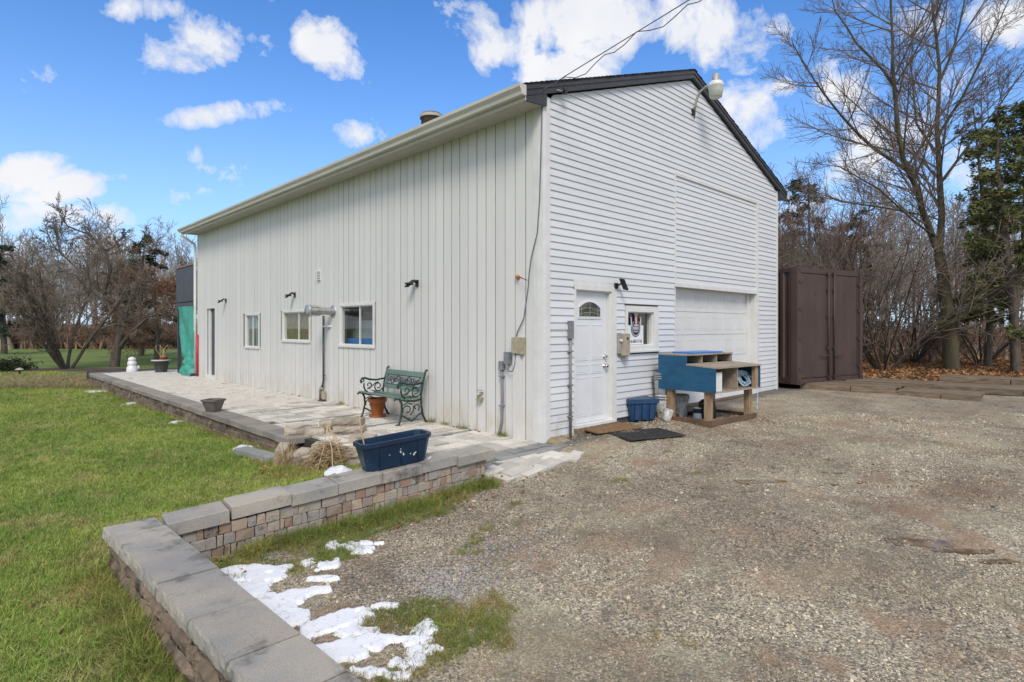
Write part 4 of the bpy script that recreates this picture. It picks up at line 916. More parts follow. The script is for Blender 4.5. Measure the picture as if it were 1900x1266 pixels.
# ---------------------------------------------------------------- retaining wall in front
RW = thing('retaining_wall', 'L shaped garden wall of tumbled pavers under long concrete caps', 'wall')
def zc(t): return .012 + .153 * (t / np.linalg.norm(WR - WC)) * (WR[0] - WC[0]) * 1.0     # cap top along the sloping leg
Lw = float(np.linalg.norm(WR - WC)); SLP = (.205 - .012) / Lw
Mx = Matrix(((WD[0], WN[0], 0, WC[0]), (WD[1], WN[1], 0, WC[1]), (0, 0, 1, 0), (0, 0, 0, 1)))
Sh = Matrix(((1, 0, 0, 0), (0, 1, 0, 0), (SLP, 0, 1, .012), (0, 0, 0, 1)))
ML = Mx @ Sh
def cap_stone(a, b, c0, c1, z0, z1, m, name='cap_stone', mat='cap', jit=.003, ch=.012, dmg=0):
    n = 6; mb = MB(); rg = lambda: random.uniform(-jit, jit)
    return MB().cbox((a, c0, z0), (b, c1, z1), ch, m, jit)
# joints of the sloping leg measured along it
cuts = [.06, .50, .515, .93, 1.22, 1.52, 1.83, 2.13, 2.16, Lw + .02]
def wall_t(px):     # distance along the front edge of the sloping leg seen at a given column
    r = ray(px, 600)[:2]; A_ = np.array([[WD[0], -r[0]], [WD[1], -r[1]]]); return float(np.linalg.solve(A_, CAM[:2] - WC)[0])
tc = [wall_t(p_) for p_ in (426, 431, 541, 627, 710, 783, 848)]
caps = [(.02, tc[0], 0), (tc[1], tc[2], .016), (tc[2] + .004, tc[3], .0), (tc[3] + .004, tc[4], .004), (tc[4] + .004, tc[5], -.003), (tc[5] + .004, tc[6], .004)]
for a, b, dz in caps:
    mb = MB().cbox((a, .0, -.1 + dz), (b, .31, 0 + dz), .006, ML, .003); mb.build('cap_stone', 'cap', RW)
MB().cbox((tc[6] + .006, -.025, -.112), (Lw + .02, .27, -.014), .01, ML, .004).build('cap_stone', 'cap', RW)
# near leg (runs towards the camera)
XI, XO = -4.315, -4.645
for a, b, dz, in ((-.185, .10, -.004), (-.71, -.19, .005), (-1.29, -.714, .011), (-1.872, -1.295, .007), (-2.395, -1.878, .013), (-2.83, -2.402, .018), (-3.4, -2.836, .022), (-3.95, -3.405, .02)):
    nn = 10; mb = MB(); vs = []
    # rough split outer face
    L_ = b - a; cols = max(3, int(L_ / .035))
    rowsz = [(-.1, .012), (-.07, -.014), (-.035, -.012), (-.012, -.004), (0, .004)]
    zt = .013 + dz
    for i in range(cols + 1):
        yy = a + .006 + (L_ - .012) * i / cols
        dx = (-.2 - yy) * .02
        for zz, off in rowsz: vs.append((XO + dx + off * .7 + random.uniform(-.006, .006) * (1 if zz < 0 else .5), yy, zt + zz + random.uniform(-.004, .004) * (zz < 0)))
        vs.append((XI + dx - .004, yy, zt)); vs.append((XI + dx, yy, zt - .006)); vs.append((XI + dx, yy, zt - .1))
    m_ = 8; fs = []
    for i in range(cols):
        for j in range(m_ - 1): fs.append((i * m_ + j, i * m_ + j + 1, (i + 1) * m_ + j + 1, (i + 1) * m_ + j))
    fs += [tuple(range(m_))[::-1], tuple(cols * m_ + j for j in range(m_))]
    MB().add(vs, fs).build('cap_stone', 'cap', RW)
# mortar / backfill cores
MB().box((.06, .06, -.6), (Lw - .16, .26, -.1), ML).build('wall_core', 'joint', RW)
MB().box((XO + .07, -4.0, -.75), (XI - .06, .06, -.1)).build('wall_core', 'joint', RW)
rowh = .088
for r_ in range(5):
    a = .03 + (0 if r_ % 2 else .04); end = Lw - .05 - (.03 * r_)
    while a < end:
        w = random.choice([.045, .06, .08, .095, .11, .13]) * random.uniform(.85, 1.15); b = min(a + w, end); pr_ = random.uniform(0, .02)
        zt = -.103 - r_ * rowh
        if b - a > .03:
            MB().cbox((a + .002, .032 - pr_, zt - rowh + .005), (b - .004, .12, zt), .007, ML, .005).build('paver_brick', 'brick', RW)
        a = b
for r_ in range(5):      # end face and back of the far end
    zt = -.103 - r_ * rowh
    MB().cbox((Lw - .16 - .03 * r_, .12, zt - rowh + .004), (Lw - .05 - .03 * r_, .26, zt), .006, ML, .003).build('paver_brick', 'brick', RW)
for r_ in range(5):      # outer, rough face of the near leg
    y = -3.95 + r_ * .06; zt = -.092 - r_ * .11
    while y < .07:
        w = random.uniform(.2, .36); y1 = min(y + w, .08)
        nx_, nz_ = 5, 3; vs = []
        for i in range(nx_ + 1):
            for j in range(nz_ + 1):
                e = (i in (0, nx_)) or (j in (0, nz_))
                vs.append((XO + .045 - (0 if e else .028) + random.uniform(-.011, .011), y + .004 + (y1 - y - .008) * i / nx_, zt - .105 + .1 * j / nz_))
        fs = [(i * (nz_ + 1) + j, i * (nz_ + 1) + j + 1, (i + 1) * (nz_ + 1) + j + 1, (i + 1) * (nz_ + 1) + j) for i in range(nx_) for j in range(nz_)]
        mb = MB().add(vs, fs); mb.box((XO + .05, y + .004, zt - .105), (XO + .12, y1 - .004, zt - .006)); mb.build('split_stone', 'rough', RW); y = y1
for r_ in range(4):      # inner face and the back of the corner
    y = -3.95; zt = -.092 - r_ * .11
    while y < -.25:
        w = random.uniform(.18, .3); MB().cbox((XI - .1, y + .004, zt - .106), (XI - .03, min(y + w, -.25) - .004, zt), .006, None, .004).build('paver_brick', 'brick', RW); y += w
    MB().cbox((XO + .05, -.0, zt - .106), (XI + .3, .07, zt), .008, None, .006).build('split_stone', 'rough', RW)

# ---------------------------------------------------------------- rubble heap at the end of the terrace
def stone_block(px, py, z_, sx, sy, sz, rz, label, tilt=0, mat='cap', base=True):
    p = G(px, py, z_) if base else px
    m = T(0, 0, 0, R(tilt), R(tilt * .5), 0); mb = MB(); n = 4
    # split-faced block: two faces broken into facets
    vs = []; fs = []
    mb.cbox((-sx / 2, -sy / 2, 0), (sx / 2, sy / 2, sz), .008, m, .005)
    nx_ = 6
    v2 = []
    for i in range(nx_ + 1):
        for j in range(4):
            e = i in (0, nx_) or j in (0, 3)
            v2.append(m @ Vector((-sx / 2 + sx * i / nx_, -sy / 2 - (0.001 if e else random.uniform(.008, .024)), sz * (.03 + .94 * j / 3))))
    mb.add(v2, [(i * 4 + j, (i + 1) * 4 + j, (i + 1) * 4 + j + 1, i * 4 + j + 1) for i in range(nx_) for j in range(3)])
    return mb.build('stone_block', mat, label=label, cat='stone block', group='loose wall blocks heaped at the terrace end', loc=p, rot=(0, 0, R(rz)))
SB = [ # px, py of the foot, z, sx, sy, sz, rz, label, tilt
 (649, 802, .0, .42, .22, .095, -44, 'lower of two long blocks at the back of the heap, below the topmost', 0),
 (647, 788, .097, .42, .21, .095, -47, 'topmost pale long block at the back of the heap', 0),
 (608, 793, .03, .2, .2, .11, -36, 'small buff block left of the two long stacked ones', 0),
 (559, 803, .0, .44, .32, .085, -25, 'flat grey coping slab lying at the terrace corner', 3),
 (557, 817, -.09, .3, .26, .09, -35, 'dark block under the flat grey slab', 0),
 (582, 808, -.02, .26, .2, .1, -20, 'pale block behind the straw, right of the flat slab', 3),
 (571, 852, -.13, .34, .28, .1, -58, 'pale block lying on top at the front left of the heap', 4),
 (572, 868, -.22, .38, .26, .09, -50, 'dirty block under the pale front one', -3),
 (522, 868, -.27, .12, .3, .28, -34, 'block stood on edge at the left end of the heap', 8),
 (674, 827, -.05, .32, .22, .14, -42, 'snow dusted block left of the blue planter', 2),
 (637, 813, -.07, .28, .18, .09, -42, 'dark stained block below the two long ones', 0),
 (637, 829, -.16, .26, .2, .1, -40, 'dark damp block low in the middle of the heap', 0),
 (662, 849, -.04, .25, .18, .085, -38, 'clean buff block beside the blue planter foot', 0),
 (668, 864, -.12, .27, .2, .085, -36, 'grey block under the clean buff one', 0),
 (634, 862, -.17, .28, .2, .1, -46, 'brown stained block behind the straw at the right', 0),
 (592, 886, -.26, .3, .2, .09, -62, 'mossy block half sunk at the front of the heap', -4),
 (606, 836, -.12, .32, .26, .1, -40, 'grey block in the heart of the heap behind the straw', 0),
 (604, 852, -.2, .34, .26, .1, -34, 'grey block buried under the straw', 0),
]
for s in SB: stone_block(s[0], s[1], s[2], s[3], s[4], s[5], s[6], s[7], s[8], 'block' if 'dark' not in s[7] and 'dirty' not in s[7] else 'rough')
p = G(478, 842, -.2); ks = MB().cbox((-.1, -.45, -.1), (.1, .45, .03), .01, None, .005).build('kerb_block', 'greypaver', label='dark kerb block lying in the grass below the terrace coping', cat='kerb', loc=p, rot=(0, 0, R(8)))
# straw clump
def straw(name, cen, h, spread, n, label, mat='straw', thick=.004, bend=.5):
    mb = MB()
    for i in range(n):
        a = random.uniform(0, 6.283); r0 = random.uniform(0, .06); b = Vector((math.cos(a) * r0, math.sin(a) * r0, 0))
        l = h * random.uniform(.5, 1.1); s = spread * random.uniform(.2, 1); d = Vector((math.cos(a) * s, math.sin(a) * s, l)); drop = bend * random.random()
        pts = [b, b + d * .5 + Vector((0, 0, .03)), b + d + Vector((0, 0, -l * drop)), b + d * 1.25 + Vector((0, 0, -l * drop * 2.2))]
        pts = [Vector((q.x, q.y, max(q.z, .0))) for q in pts]
        t = thick * random.uniform(.5, 1.2); mb.tube(pts, [t, t, t * .8, t * .5], 4, False)
    return mb.build(name, mat, label=label, cat='dry grass', loc=cen)
def tangle(cen, rx, ry, h, n, label):
    mb = MB(); a0_ = math.atan2(RT[1], RT[0])
    for i in range(n):
        r_ = math.sqrt(random.random()); a = random.uniform(0, 6.283); px_, py_ = r_ * math.cos(a), r_ * math.sin(a); top_ = h * (1 - r_ * r_) ** .7
        b = Vector((px_ * rx, py_ * ry, top_ * random.uniform(.1, 1))); az = random.gauss(0, 1.1) + (3.14 if random.random() < .5 else 0); el = random.uniform(-.55, .75); l = random.uniform(.1, .3)
        d = Vector((math.cos(az) * math.cos(el), math.sin(az) * math.cos(el), math.sin(el))) * l; k = Vector((random.gauss(0, .03), random.gauss(0, .03), random.uniform(-.02, .05)))
        pts = [b - d * .5, b + k, b + d * .5]; pts = [Vector((q.x, q.y, max(q.z, .0))) for q in pts]; t = random.choice((.003, .004, .005, .007)); mb.tube(pts, [t, t, t * .6], 4, False)
    return mb.build('dry_grass_clump', 'straw', label=label, cat='dry grass', loc=cen, rot=(0, 0, a0_))
tangle(G(612, 886, -.24), .3, .22, .42, 520, 'collapsed clump of dry straw coloured stems in the block heap')
straw('dry_grass_clump', G(532, 878, -.28), .38, .12, 120, 'upright shaggy tuft of dry grass at the left end of the heap', bend=.6)
for (q, lab) in (((608, 792, 660, 880), 'a'),):
    pass
mb = MB()
c0 = G(608, 882, -.24); top = c0 + Vector((0, 0, .58))
for a in ((586, 884), (650, 872), (640, 880), (592, 870), (618, 890), (655, 868)):
    e = G(a[0], a[1], -.16); mb.tube([top - c0 + Vector((random.uniform(-.02, .02), 0, random.uniform(-.04, .0))), (e - c0) * .5 + (top - c0) * .5 + Vector((.02, 0, .02)), e - c0], .0055, 5)
mb.build('dry_stalks', 'stake', label='long pale stalks leaning together like a tent over the straw', cat='dry stalks', loc=c0)
mb = MB(); vs = []; n = 9
for i in range(n):
    for j in range(n):
        u, v = i / (n - 1) * 2 - 1, j / (n - 1) * 2 - 1; r_ = math.hypot(u, v)
        vs.append((u * .13, v * .07, max(0, .06 * (1 - r_ * r_ * .8) + random.uniform(-.018, .022))))
mb.add(vs, [(i * n + j, (i + 1) * n + j, (i + 1) * n + j + 1, i * n + j + 1) for i in range(n - 1) for j in range(n - 1)], True)
mb.build('plastic_bag', 'bag', label='crumpled white plastic bag behind the wall caps below the straw', cat='bag', loc=G(628, 878, .05), rot=(0, 0, R(-30)))

# ---------------------------------------------------------------- blue planter on the wall
ta, tbb = wall_t(686), wall_t(806)
def on_cap(t, n_): q = WC + WD * t + WN * n_; return Vector((q[0], q[1], .012 + SLP * t + .006))
pa, pb = on_cap(ta, .07), on_cap(tbb, .05)
ang = math.atan2(pb.y - pa.y, pb.x - pa.x); Lp = (pb - pa).length
bp = thing('blue_planter', 'long navy plastic planter with paint specks standing on the wall caps', 'planter', (pa + pb) / 2 + Vector((WN[0] * .12, WN[1] * .12, 0)), ang)
bp.rotation_euler = (0, -math.atan2(pb.z - pa.z, Lp), ang)
def trough(L0, W0, L1, W1, H, wall=.012, rim=.02, ch=.04):
    def ring(l, w, z, c): return [(-l + c, -w, z), (l - c, -w, z), (l, -w + c, z), (l, w - c, z), (l - c, w, z), (-l + c, w, z), (-l, w - c, z), (-l, -w + c, z)]
    rs = [ring(L0, W0, 0, ch), ring(L1, W1, H * .86, ch), ring(L1 + rim, W1 + rim, H * .86, ch), ring(L1 + rim, W1 + rim, H, ch), ring(L1 - wall, W1 - wall, H, ch), ring(L0 + (L1 - L0) * .6 - wall, W0 + (W1 - W0) * .6 - wall, H * .6, ch)]
    vs = [v for r in rs for v in r]; n = 8; fs = [tuple(range(n))[::-1], tuple(range(5 * n, 6 * n))]
    for k in range(5): fs += [(k * n + i, k * n + (i + 1) % n, (k + 1) * n + (i + 1) % n, (k + 1) * n + i) for i in range(n)]
    return MB().add(vs, fs)
trough(Lp / 2 - .035, .1, Lp / 2 + .01, .135, .27, ch=.05, rim=.014).build('tub', 'navy', bp)
MB().box((-Lp / 2 + .03, -.09, .1), (Lp / 2 - .03, .09, .15)).build('soil', 'mulch', bp)
for xx in (-.2, .02, .2): MB().box((xx, -.124, .03), (xx + .012, -.108, .22), T(0, 0, 0, R(4))).build('rib', 'navy', bp)
mb = MB()
for (q, w_, h_, r0) in (((.03, .125), .025, .06, -30), ((.02, .17), .02, .012, 0), ((.16, .09), .012, .03, 30), ((.17, .1), .03, .008, -30), ((.33, .015), .04, .016, -20), ((.12, .1), .01, .01, 0), ((-.1, .13), .008, .008, 0)):
    mb.box((-w_ / 2, -.003, -h_ / 2), (w_ / 2, 0, h_ / 2), T(q[0], -.104 - q[1] * .11, q[1], R(5), R(r0)))
mb.build('paint_speck', 'white', bp)
stk = MB().tube([(0, 0, 0), (.012, 0, .12), (-.008, 0, .24), (-.016, 0, .34), (-.014, 0, .42)], [.008, .007, .007, .006, .004], 6).build('dry_stake', 'stake', bp); stk.location = (-.3, .02, .12)

# ---------------------------------------------------------------- bench
def spiral(c, r0, r1, a0, a1, n=14): return [(c[0] + (r0 + (r1 - r0) * i / n) * math.cos(R(a0 + (a1 - a0) * i / n)), c[1] + (r0 + (r1 - r0) * i / n) * math.sin(R(a0 + (a1 - a0) * i / n))) for i in range(n + 1)]
BN = thing('garden_bench', 'green cast iron garden bench with scrolled ends against the board wall', 'bench', (-.62, 2.40, 0), R(-2))
def end_frame(y0):
    o = MB(); q = lambda pts, r: o.tube([(u, y0, v) for u, v in pts], r, 6)
    q([(.53, .0), (.5, .02), (.45, .12), (.42, .28), (.415, .42), (.44, .58), (.49, .76), (.5, .80), (.53, .81)], [.02, .018, .017, .016, .017, .017, .016, .018, .02])
    q([(-.03, .0), (.02, .015), (.05, .1), (.075, .22), (.065, .33), (.03, .40), (-.03, .41), (-.06, .385)], [.02, .018, .016, .016, .018, .02, .022, .015])
    q([(.03, .40), (.15, .36), (.3, .35), (.42, .37)], .016)
    q([(.01, .56), (.0, .60), (.02, .64), (.07, .645), (.16, .615), (.28, .60), (.44, .62)], [.016, .018, .016, .017, .017, .016, .015])
    q(spiral((.035, .6), .036, .01, 180, -120), .011)
    q([(.06, .56), (.055, .5), (.08, .44), (.13, .4)], .014)
    q(spiral((.15, .52), .06, .02, -120, 230), .01); q(spiral((.32, .49), .075, .025, 250, -130), .01); q([(.12, .46), (.2, .50), (.27, .55), (.33, .565)], .01); q([(.2, .43), (.27, .41), (.36, .42), (.41, .46)], .01)
    q([(.055, .15), (.12, .12), (.2, .07), (.25, .045), (.3, .08), (.38, .14), (.44, .15)], .013)
    q(spiral((.17, .22), .085, .03, 200, -120), .01); q(spiral((.33, .25), .06, .02, -60, 260), .01); q([(.09, .3), (.17, .33), (.26, .3)], .01); q([(.22, .14), (.27, .2), (.28, .28)], .01)
    return o
end_frame(0).build('end_frame', 'iron', BN); end_frame(1.16).build('end_frame', 'iron', BN)
for k in range(6):
    u = .0 + k * .068; v = .425 - .04 * math.sin(k / 5 * math.pi) if k < 5 else .40
    MB().box((u - .028, -.02, v - .012), (u + .028, 1.18, v + .006)).build('seat_slat', 'slat', BN)
def on_back(v): return .42 + (v - .42) * .2        # the back leans towards the wall
def back_box(y0, y1, v0, v1, t=.012): 
    m = MB(); a, b = on_back(v0), on_back(v1)
    vs = [(a - t, y0, v0), (a - t, y1, v0), (a + t, y1, v0), (a + t, y0, v0), (b - t, y0, v1), (b - t, y1, v1), (b + t, y1, v1), (b + t, y0, v1)]
    return m.add(vs, [(0, 3, 2, 1), (4, 5, 6, 7), (0, 1, 5, 4), (1, 2, 6, 5), (2, 3, 7, 6), (3, 0, 4, 7)])
back_box(.0, 1.16, .70, .775).build('back_rail', 'slat', BN); back_box(.0, 1.16, .465, .53).build('back_rail', 'slat', BN)
back_box(.0, .07, .53, .70).build('back_stile', 'slat', BN); back_box(1.09, 1.16, .53, .70).build('back_stile', 'slat', BN)
lt_ = MB()
def bk(pts, r): lt_.tube([(on_back(v), y_, v) for y_, v in pts], r, 5)
bk([(.07, .536), (1.09, .536)], .007); bk([(.07, .694), (1.09, .694)], .007)
for k in range(6):
    y0 = .10 + k * .165; s = 1 if k % 2 else -1; z0, z1 = (.54, .69) if s > 0 else (.69, .54)
    bk([(y0, z0), (y0 + .05, z0 + (z1 - z0) * .3), (y0 + .1, z0 + (z1 - z0) * .7), (y0 + .165, z1)], .007)
    bk(spiral((y0 + .05, .62), .05, .015, 0, 360 * s), .006); bk(spiral((y0 + .12, .61), .035, .01, 180, 180 + 300 * s), .006)
lt_.build('lattice', 'iron', BN)
tpot = thing('terracotta_pot', 'terracotta pot on a saucer tucked under the bench', 'pot', (-.35, 3.42, 0))
MB().lathe([(.085, .03), (.13, .24), (.15, .245), (.155, .31), (.14, .31), (.125, .26)], 22).build('body', 'terra', tpot)
MB().lathe([(.12, .0), (.15, .035), (.14, .035), (.1, .012)], 22).build('saucer', 'terra', tpot)

# ---------------------------------------------------------------- pots on the terrace
pt = thing('square_pot', 'empty taupe square plastic pot on the terrace coping', 'pot', G(396, 764, 0), R(35))
trough(.085, .085, .135, .135, .22, .012, .014, .012).build('body', 'taupe', pt)
bpot = thing('round_pot', 'large dark pot with bare stalks at the far end of the terrace', 'pot', G(299, 691, 0))
bpot.location = G(299, 690.5, 0)
MB().lathe([(.17, 0), (.24, .36), (.285, .37), (.29, .41), (.25, .41), (.24, .36)], 22).build('body', 'dkpot', bpot)
MB().lathe([(.287, .375), (.295, .415), (.285, .418)], 22, cap=False).build('rim', 'soffit', bpot)
for k in range(4): MB().tube([(random.uniform(-.1, .1), 0, .35), (random.uniform(-.16, .16), 0, .75), (random.uniform(-.2, .2), 0, .9)], .008, 5).build('stalk', 'stake', bpot)
MB().lathe([(.0, .42), (.12, .46), (.1, .55), (.0, .56)], 8, T(.08, 0, 0)).build('dead_flower', 'terra', bpot)
ow_ = thing('garden_ornament', 'white stacked plastic figure on the terrace edge near the big pot', 'ornament', G(245, 690, 0))
MB().lathe([(.16, 0), (.17, .04), (.15, .16), (.12, .2)], 14).build('base', 'white', ow_); MB().lathe([(.11, .19), (.14, .25), (.13, .33), (.1, .36)], 14).build('middle', 'white', ow_); MB().lathe([(.09, .35), (.12, .4), (.1, .46), (.02, .5)], 14).build('top', 'white', ow_)
MB().box((.1, -.05, .1), (.2, .05, .2)).build('nub', 'white', ow_)
rp = MB().tube([(-.05, 14.2, 0), (-.05, 14.2, 1.27)], .028, 8).build('red_stake', 'red', label='thin red pole leaning at the far corner of the wall', cat='pole')
# deck balcony at the back
dk = thing('balcony', 'dark grey panelled balcony projecting behind the far end of the building', 'balcony', (-.06, 14.44, 0))
for k in range(5): MB().box((0, k * .4 + .004, 2.3), (.02, k * .4 + .396, 3.40)).build('railing_board', 'deck', dk)
for k in range(6): MB().box((k * .4 + .024, 1.98, 2.3), (k * .4 + .416, 2.0, 3.40)).build('railing_board', 'deck', dk)
MB().box((-.03, -.02, 3.41), (.06, 2.03, 3.45)).build('handrail', 'wood', dk); MB().box((-.02, -.02, 2.06), (2.5, 2.02, 2.27)).build('deck_edge', 'deck', dk)
for q in ((0.03, 1.9), (2.2, 1.9)): MB().box((q[0], q[1], 0), (q[0] + .09, q[1] + .09, 2.06)).build('post', 'deck', dk)
# green tarpaulin
vs = []; nu, nv = 40, 30
for i in range(nu + 1):
    for j in range(nv + 1):
        u, v = i / nu, j / nv              # u along y, v from top to bottom
        wid = 1.0 - .45 * v ** 1.2 + (.5 * max(0, v - .86) * 4); y_ = 14.33 + (u * wid) * 1.75
        x_ = -.12 + .035 * math.sin(u * 19 + v * 3) * (.3 + v) + .03 * math.sin(u * 7 + v * 9) - .22 * max(0, v - .8) * 2.2
        z_ = 2.12 * (1 - v) + .02 + .03 * math.sin(u * 11) * v
        if v > .75: z_ += .03 * math.sin(u * 23 + v * 40); x_ += .04 * math.sin(v * 50 + u * 9)
        vs.append((x_, y_, max(z_, .012)))
MB().add(vs, [(i * (nv + 1) + j, (i + 1) * (nv + 1) + j, (i + 1) * (nv + 1) + j + 1, i * (nv + 1) + j + 1) for i in range(nu) for j in range(nv)], True).build('green_tarpaulin', 'tarp', label='green tarpaulin hanging under the balcony and bunched on the paving', cat='tarpaulin')

# ---------------------------------------------------------------- things by the doors
Z0 = .075
dm = G(1130, 796, .06); mb = MB().cbox((-.42, -.24, 0), (.42, .24, .018), .006, None, .004); mb.build('coir_doormat', 'mat', label='brown coir doormat in front of the entrance door', cat='doormat', loc=(dm.x, dm.y, .07), rot=(0, 0, R(-12)))
dm2 = G(1197, 807, .04); rm = thing('rubber_doormat', 'black rubber mat with grid holes lying on the gravel beyond the coir mat', 'doormat', (dm2.x, dm2.y, .048), R(-22))
MB().cbox((-.44, -.3, 0), (.44, .3, .012), .003).build('mat', 'rubber', rm)
for k in range(12): MB().box((-.4 + k * .07, -.27, .012), (-.375 + k * .07, .27, .018)).build('rib', 'rubber', rm)
tb = thing('storage_tote', 'blue plastic tote on the ground between entrance door and buckets', 'tote', G(1190, 780, .085) + Vector((.08, .1, 0)), R(-30))
trough(.2, .15, .235, .18, .3, .01, .02, .03).build('body', 'tote', tb); MB().cbox((-.25, -.195, .3), (.25, .195, .325), .01).build('lid', 'tote', tb)
for xx in (-.12, .0, .12): MB().box((xx - .03, -.185, .03), (xx + .03, -.155, .25), T(0, 0, 0, R(3))).build('rib', 'tote', tb)
def bucket(p, r, h, mat, label, rings=2, rot=None):
    o = thing('bucket', label, 'bucket', p)
    if rot: o.rotation_euler = rot
    MB().lathe([(r * .85, 0), (r, h), (r * .93, h), (r * .8, .03)], 22).build('body', mat, o)
    for k in range(rings): MB().lathe([(r * .96, h * (.9 - k * .1)), (r * 1.06, h * (.91 - k * .1)), (r * 1.06, h * (.95 - k * .1)), (r * .97, h * (.96 - k * .1))], 22, cap=False).build('ring', mat, o)
    return o
b1 = Vector((2.58, -.22, .08)); bucket(b1, .16, .36, 'dirtybucket', 'white pail standing on the gravel behind the workbench leg')
bucket(b1 + Vector((-.03, .02, .36)), .15, .34, 'galv', 'dented grey metal pail stacked on top of the white one', 3)
bucket(Vector((2.85, -.3, .08)), .155, .34, 'dirtybucket', 'second white pail, under the workbench')
bucket(G(1215, 782, .08) + Vector((.22, -.06, 0)), .075, .17, 'dirtybucket', 'small grimy white can leaning by the front workbench leg', 0, (R(12), R(8), 0))
c_ = thing('paint_can', 'blue and white labelled can under the workbench', 'can', (2.85, -.62, .07)); MB().lathe([(.065, 0), (.065, .17)], 16).build('tin', 'white', c_); MB().lathe([(.0655, .09), (.0655, .16)], 16, cap=False).build('label_band', 'navy', c_)
for i, (xx, yy, lab) in enumerate(((3.0, -.72, 'black rubber roller lying nearest the front leg under the workbench'), (3.2, -.6, 'black rubber roller further back under the workbench'))):
    w_ = thing('rubber_roller', lab, 'roller', (xx, yy, .20 if i else .17), 0); mb = MB().lathe([(.05, -.08), (.13, -.09), (.15, -.05), (.15, .05), (.13, .09), (.05, .08)], 22, T(0, 0, 0, R(80), 0, R(20 + 30 * i))); mb.build('sleeve', 'black', w_)
    MB().lathe([(.045, -.06), (.05, .06)], 12, T(0, 0, 0, R(80), 0, R(20 + 30 * i))).build('hub', 'rust2', w_)
# workbench
WB = thing('workbench', 'blue plywood sorting cabinet on a rough timber leg frame', 'workbench', (2.42, -.30, .06), R(-5))
# local: x right, -y towards viewer; depth 0 .. -.86
wx = 1.22
for (x_, y_) in ((.06, -.08), (.06, -.72), (wx - .06, -.72), (wx - .06, -.08)): MB().box((x_ - .045, y_ - .045, .0), (x_ + .045, y_ + .045, .49)).build('leg', 'wood', WB)
for a, b in (((.0, -.80, .0), (wx + .06, -.76, .075)), ((-.02, -.8, .0), (.02, .0, .075)), ((wx - .02, -.76, .0), (wx + .02, 0, .075)), ((.02, -.04, .0), (wx - .02, 0, .075))): MB().box(a, b).build('foot_rail', 'wetwood', WB)
side = [(.10, .48), (.10, 1.0), (-.40, 1.0), (-.40, .86), (-.88, .83), (-.88, .49)]
MB().prism(side, 'x', -.02, .0).build('side_panel', 'bluepaint', WB); MB().prism(side, 'x', wx, wx + .02).build('side_panel', 'bluepaint', WB)
MB().box((.0, -.87, .48), (wx, .09, .5)).build('shelf', 'ply', WB); MB().box((0, .085, .5), (wx, .1, .99)).build('back_panel', 'bluepaint', WB)
mb = MB(); mb.add([(-.02, -.90, .832), (wx + .02, -.90, .832), (wx + .02, -.38, .862), (-.02, -.38, .862), (-.02, -.90, .852), (wx + .02, -.90, .852), (wx + .02, -.38, .882), (-.02, -.38, .882)], [(0, 3, 2, 1), (4, 5, 6, 7), (0, 1, 5, 4), (1, 2, 6, 5), (2, 3, 7, 6), (3, 0, 4, 7)]); mb.build('worktop', 'ply', WB)
MB().box((-.02, -.42, 1.0), (wx + .02, .1, 1.018)).build('top_board', 'ply', WB)
for xx in (.4, .8, wx - .01): MB().box((xx - .008, -.40, .885), (xx + .008, .08, 1.0)).build('divider', 'ply', WB)
MB().box((.6, -.86, .5), (.62, .08, .845)).build('divider', 'ply', WB)
MB().box((wx - .1, -.86, .5), (wx - .01, -.8, .84)).build('post', 'wood', WB)
ld = link('blue_tray', MB().cbox((-.4, -.2, 0), (.4, .2, .022), .01).mesh('blue_tray', MT['brightblue']), label='bright blue plastic tray lying on top of the workbench', cat='tray', loc=(3.08, -.50, 1.08), rot=(0, 0, R(-5)))
link('white_board', MB().cbox((-.09, -.012, 0), (.09, .012, .27), .003).mesh('white_board', MT['white']), label='white panel standing in the left compartment of the workbench', cat='panel', loc=(2.50, -1.12, .56), rot=(0, 0, R(-8)))
hz_ = MB()
for k in range(9):
    r_ = random.uniform(.09, .15); cx0 = random.uniform(-.03, .05); cz0 = random.uniform(.1, .15); tl = random.uniform(-.5, .5)
    hz_.tube([(cx0 + r_ * math.cos(a * .45) * 1.2, .05 * math.sin(a * .45 + tl), cz0 + r_ * .8 * math.sin(a * .45)) for a in range(15)], .008, 5)
hz_.tube([(.14, -.02, .16), (.17, -.1, .06), (.16, -.14, -.06), (.14, -.15, -.22), (.13, -.15, -.34)], .008, 5)
hz_.build('coiled_hose', 'cord', label='pale blue hose coiled in the right compartment of the workbench', cat='hose', loc=(3.35, -1.12, .57), rot=(0, 0, R(-5)))

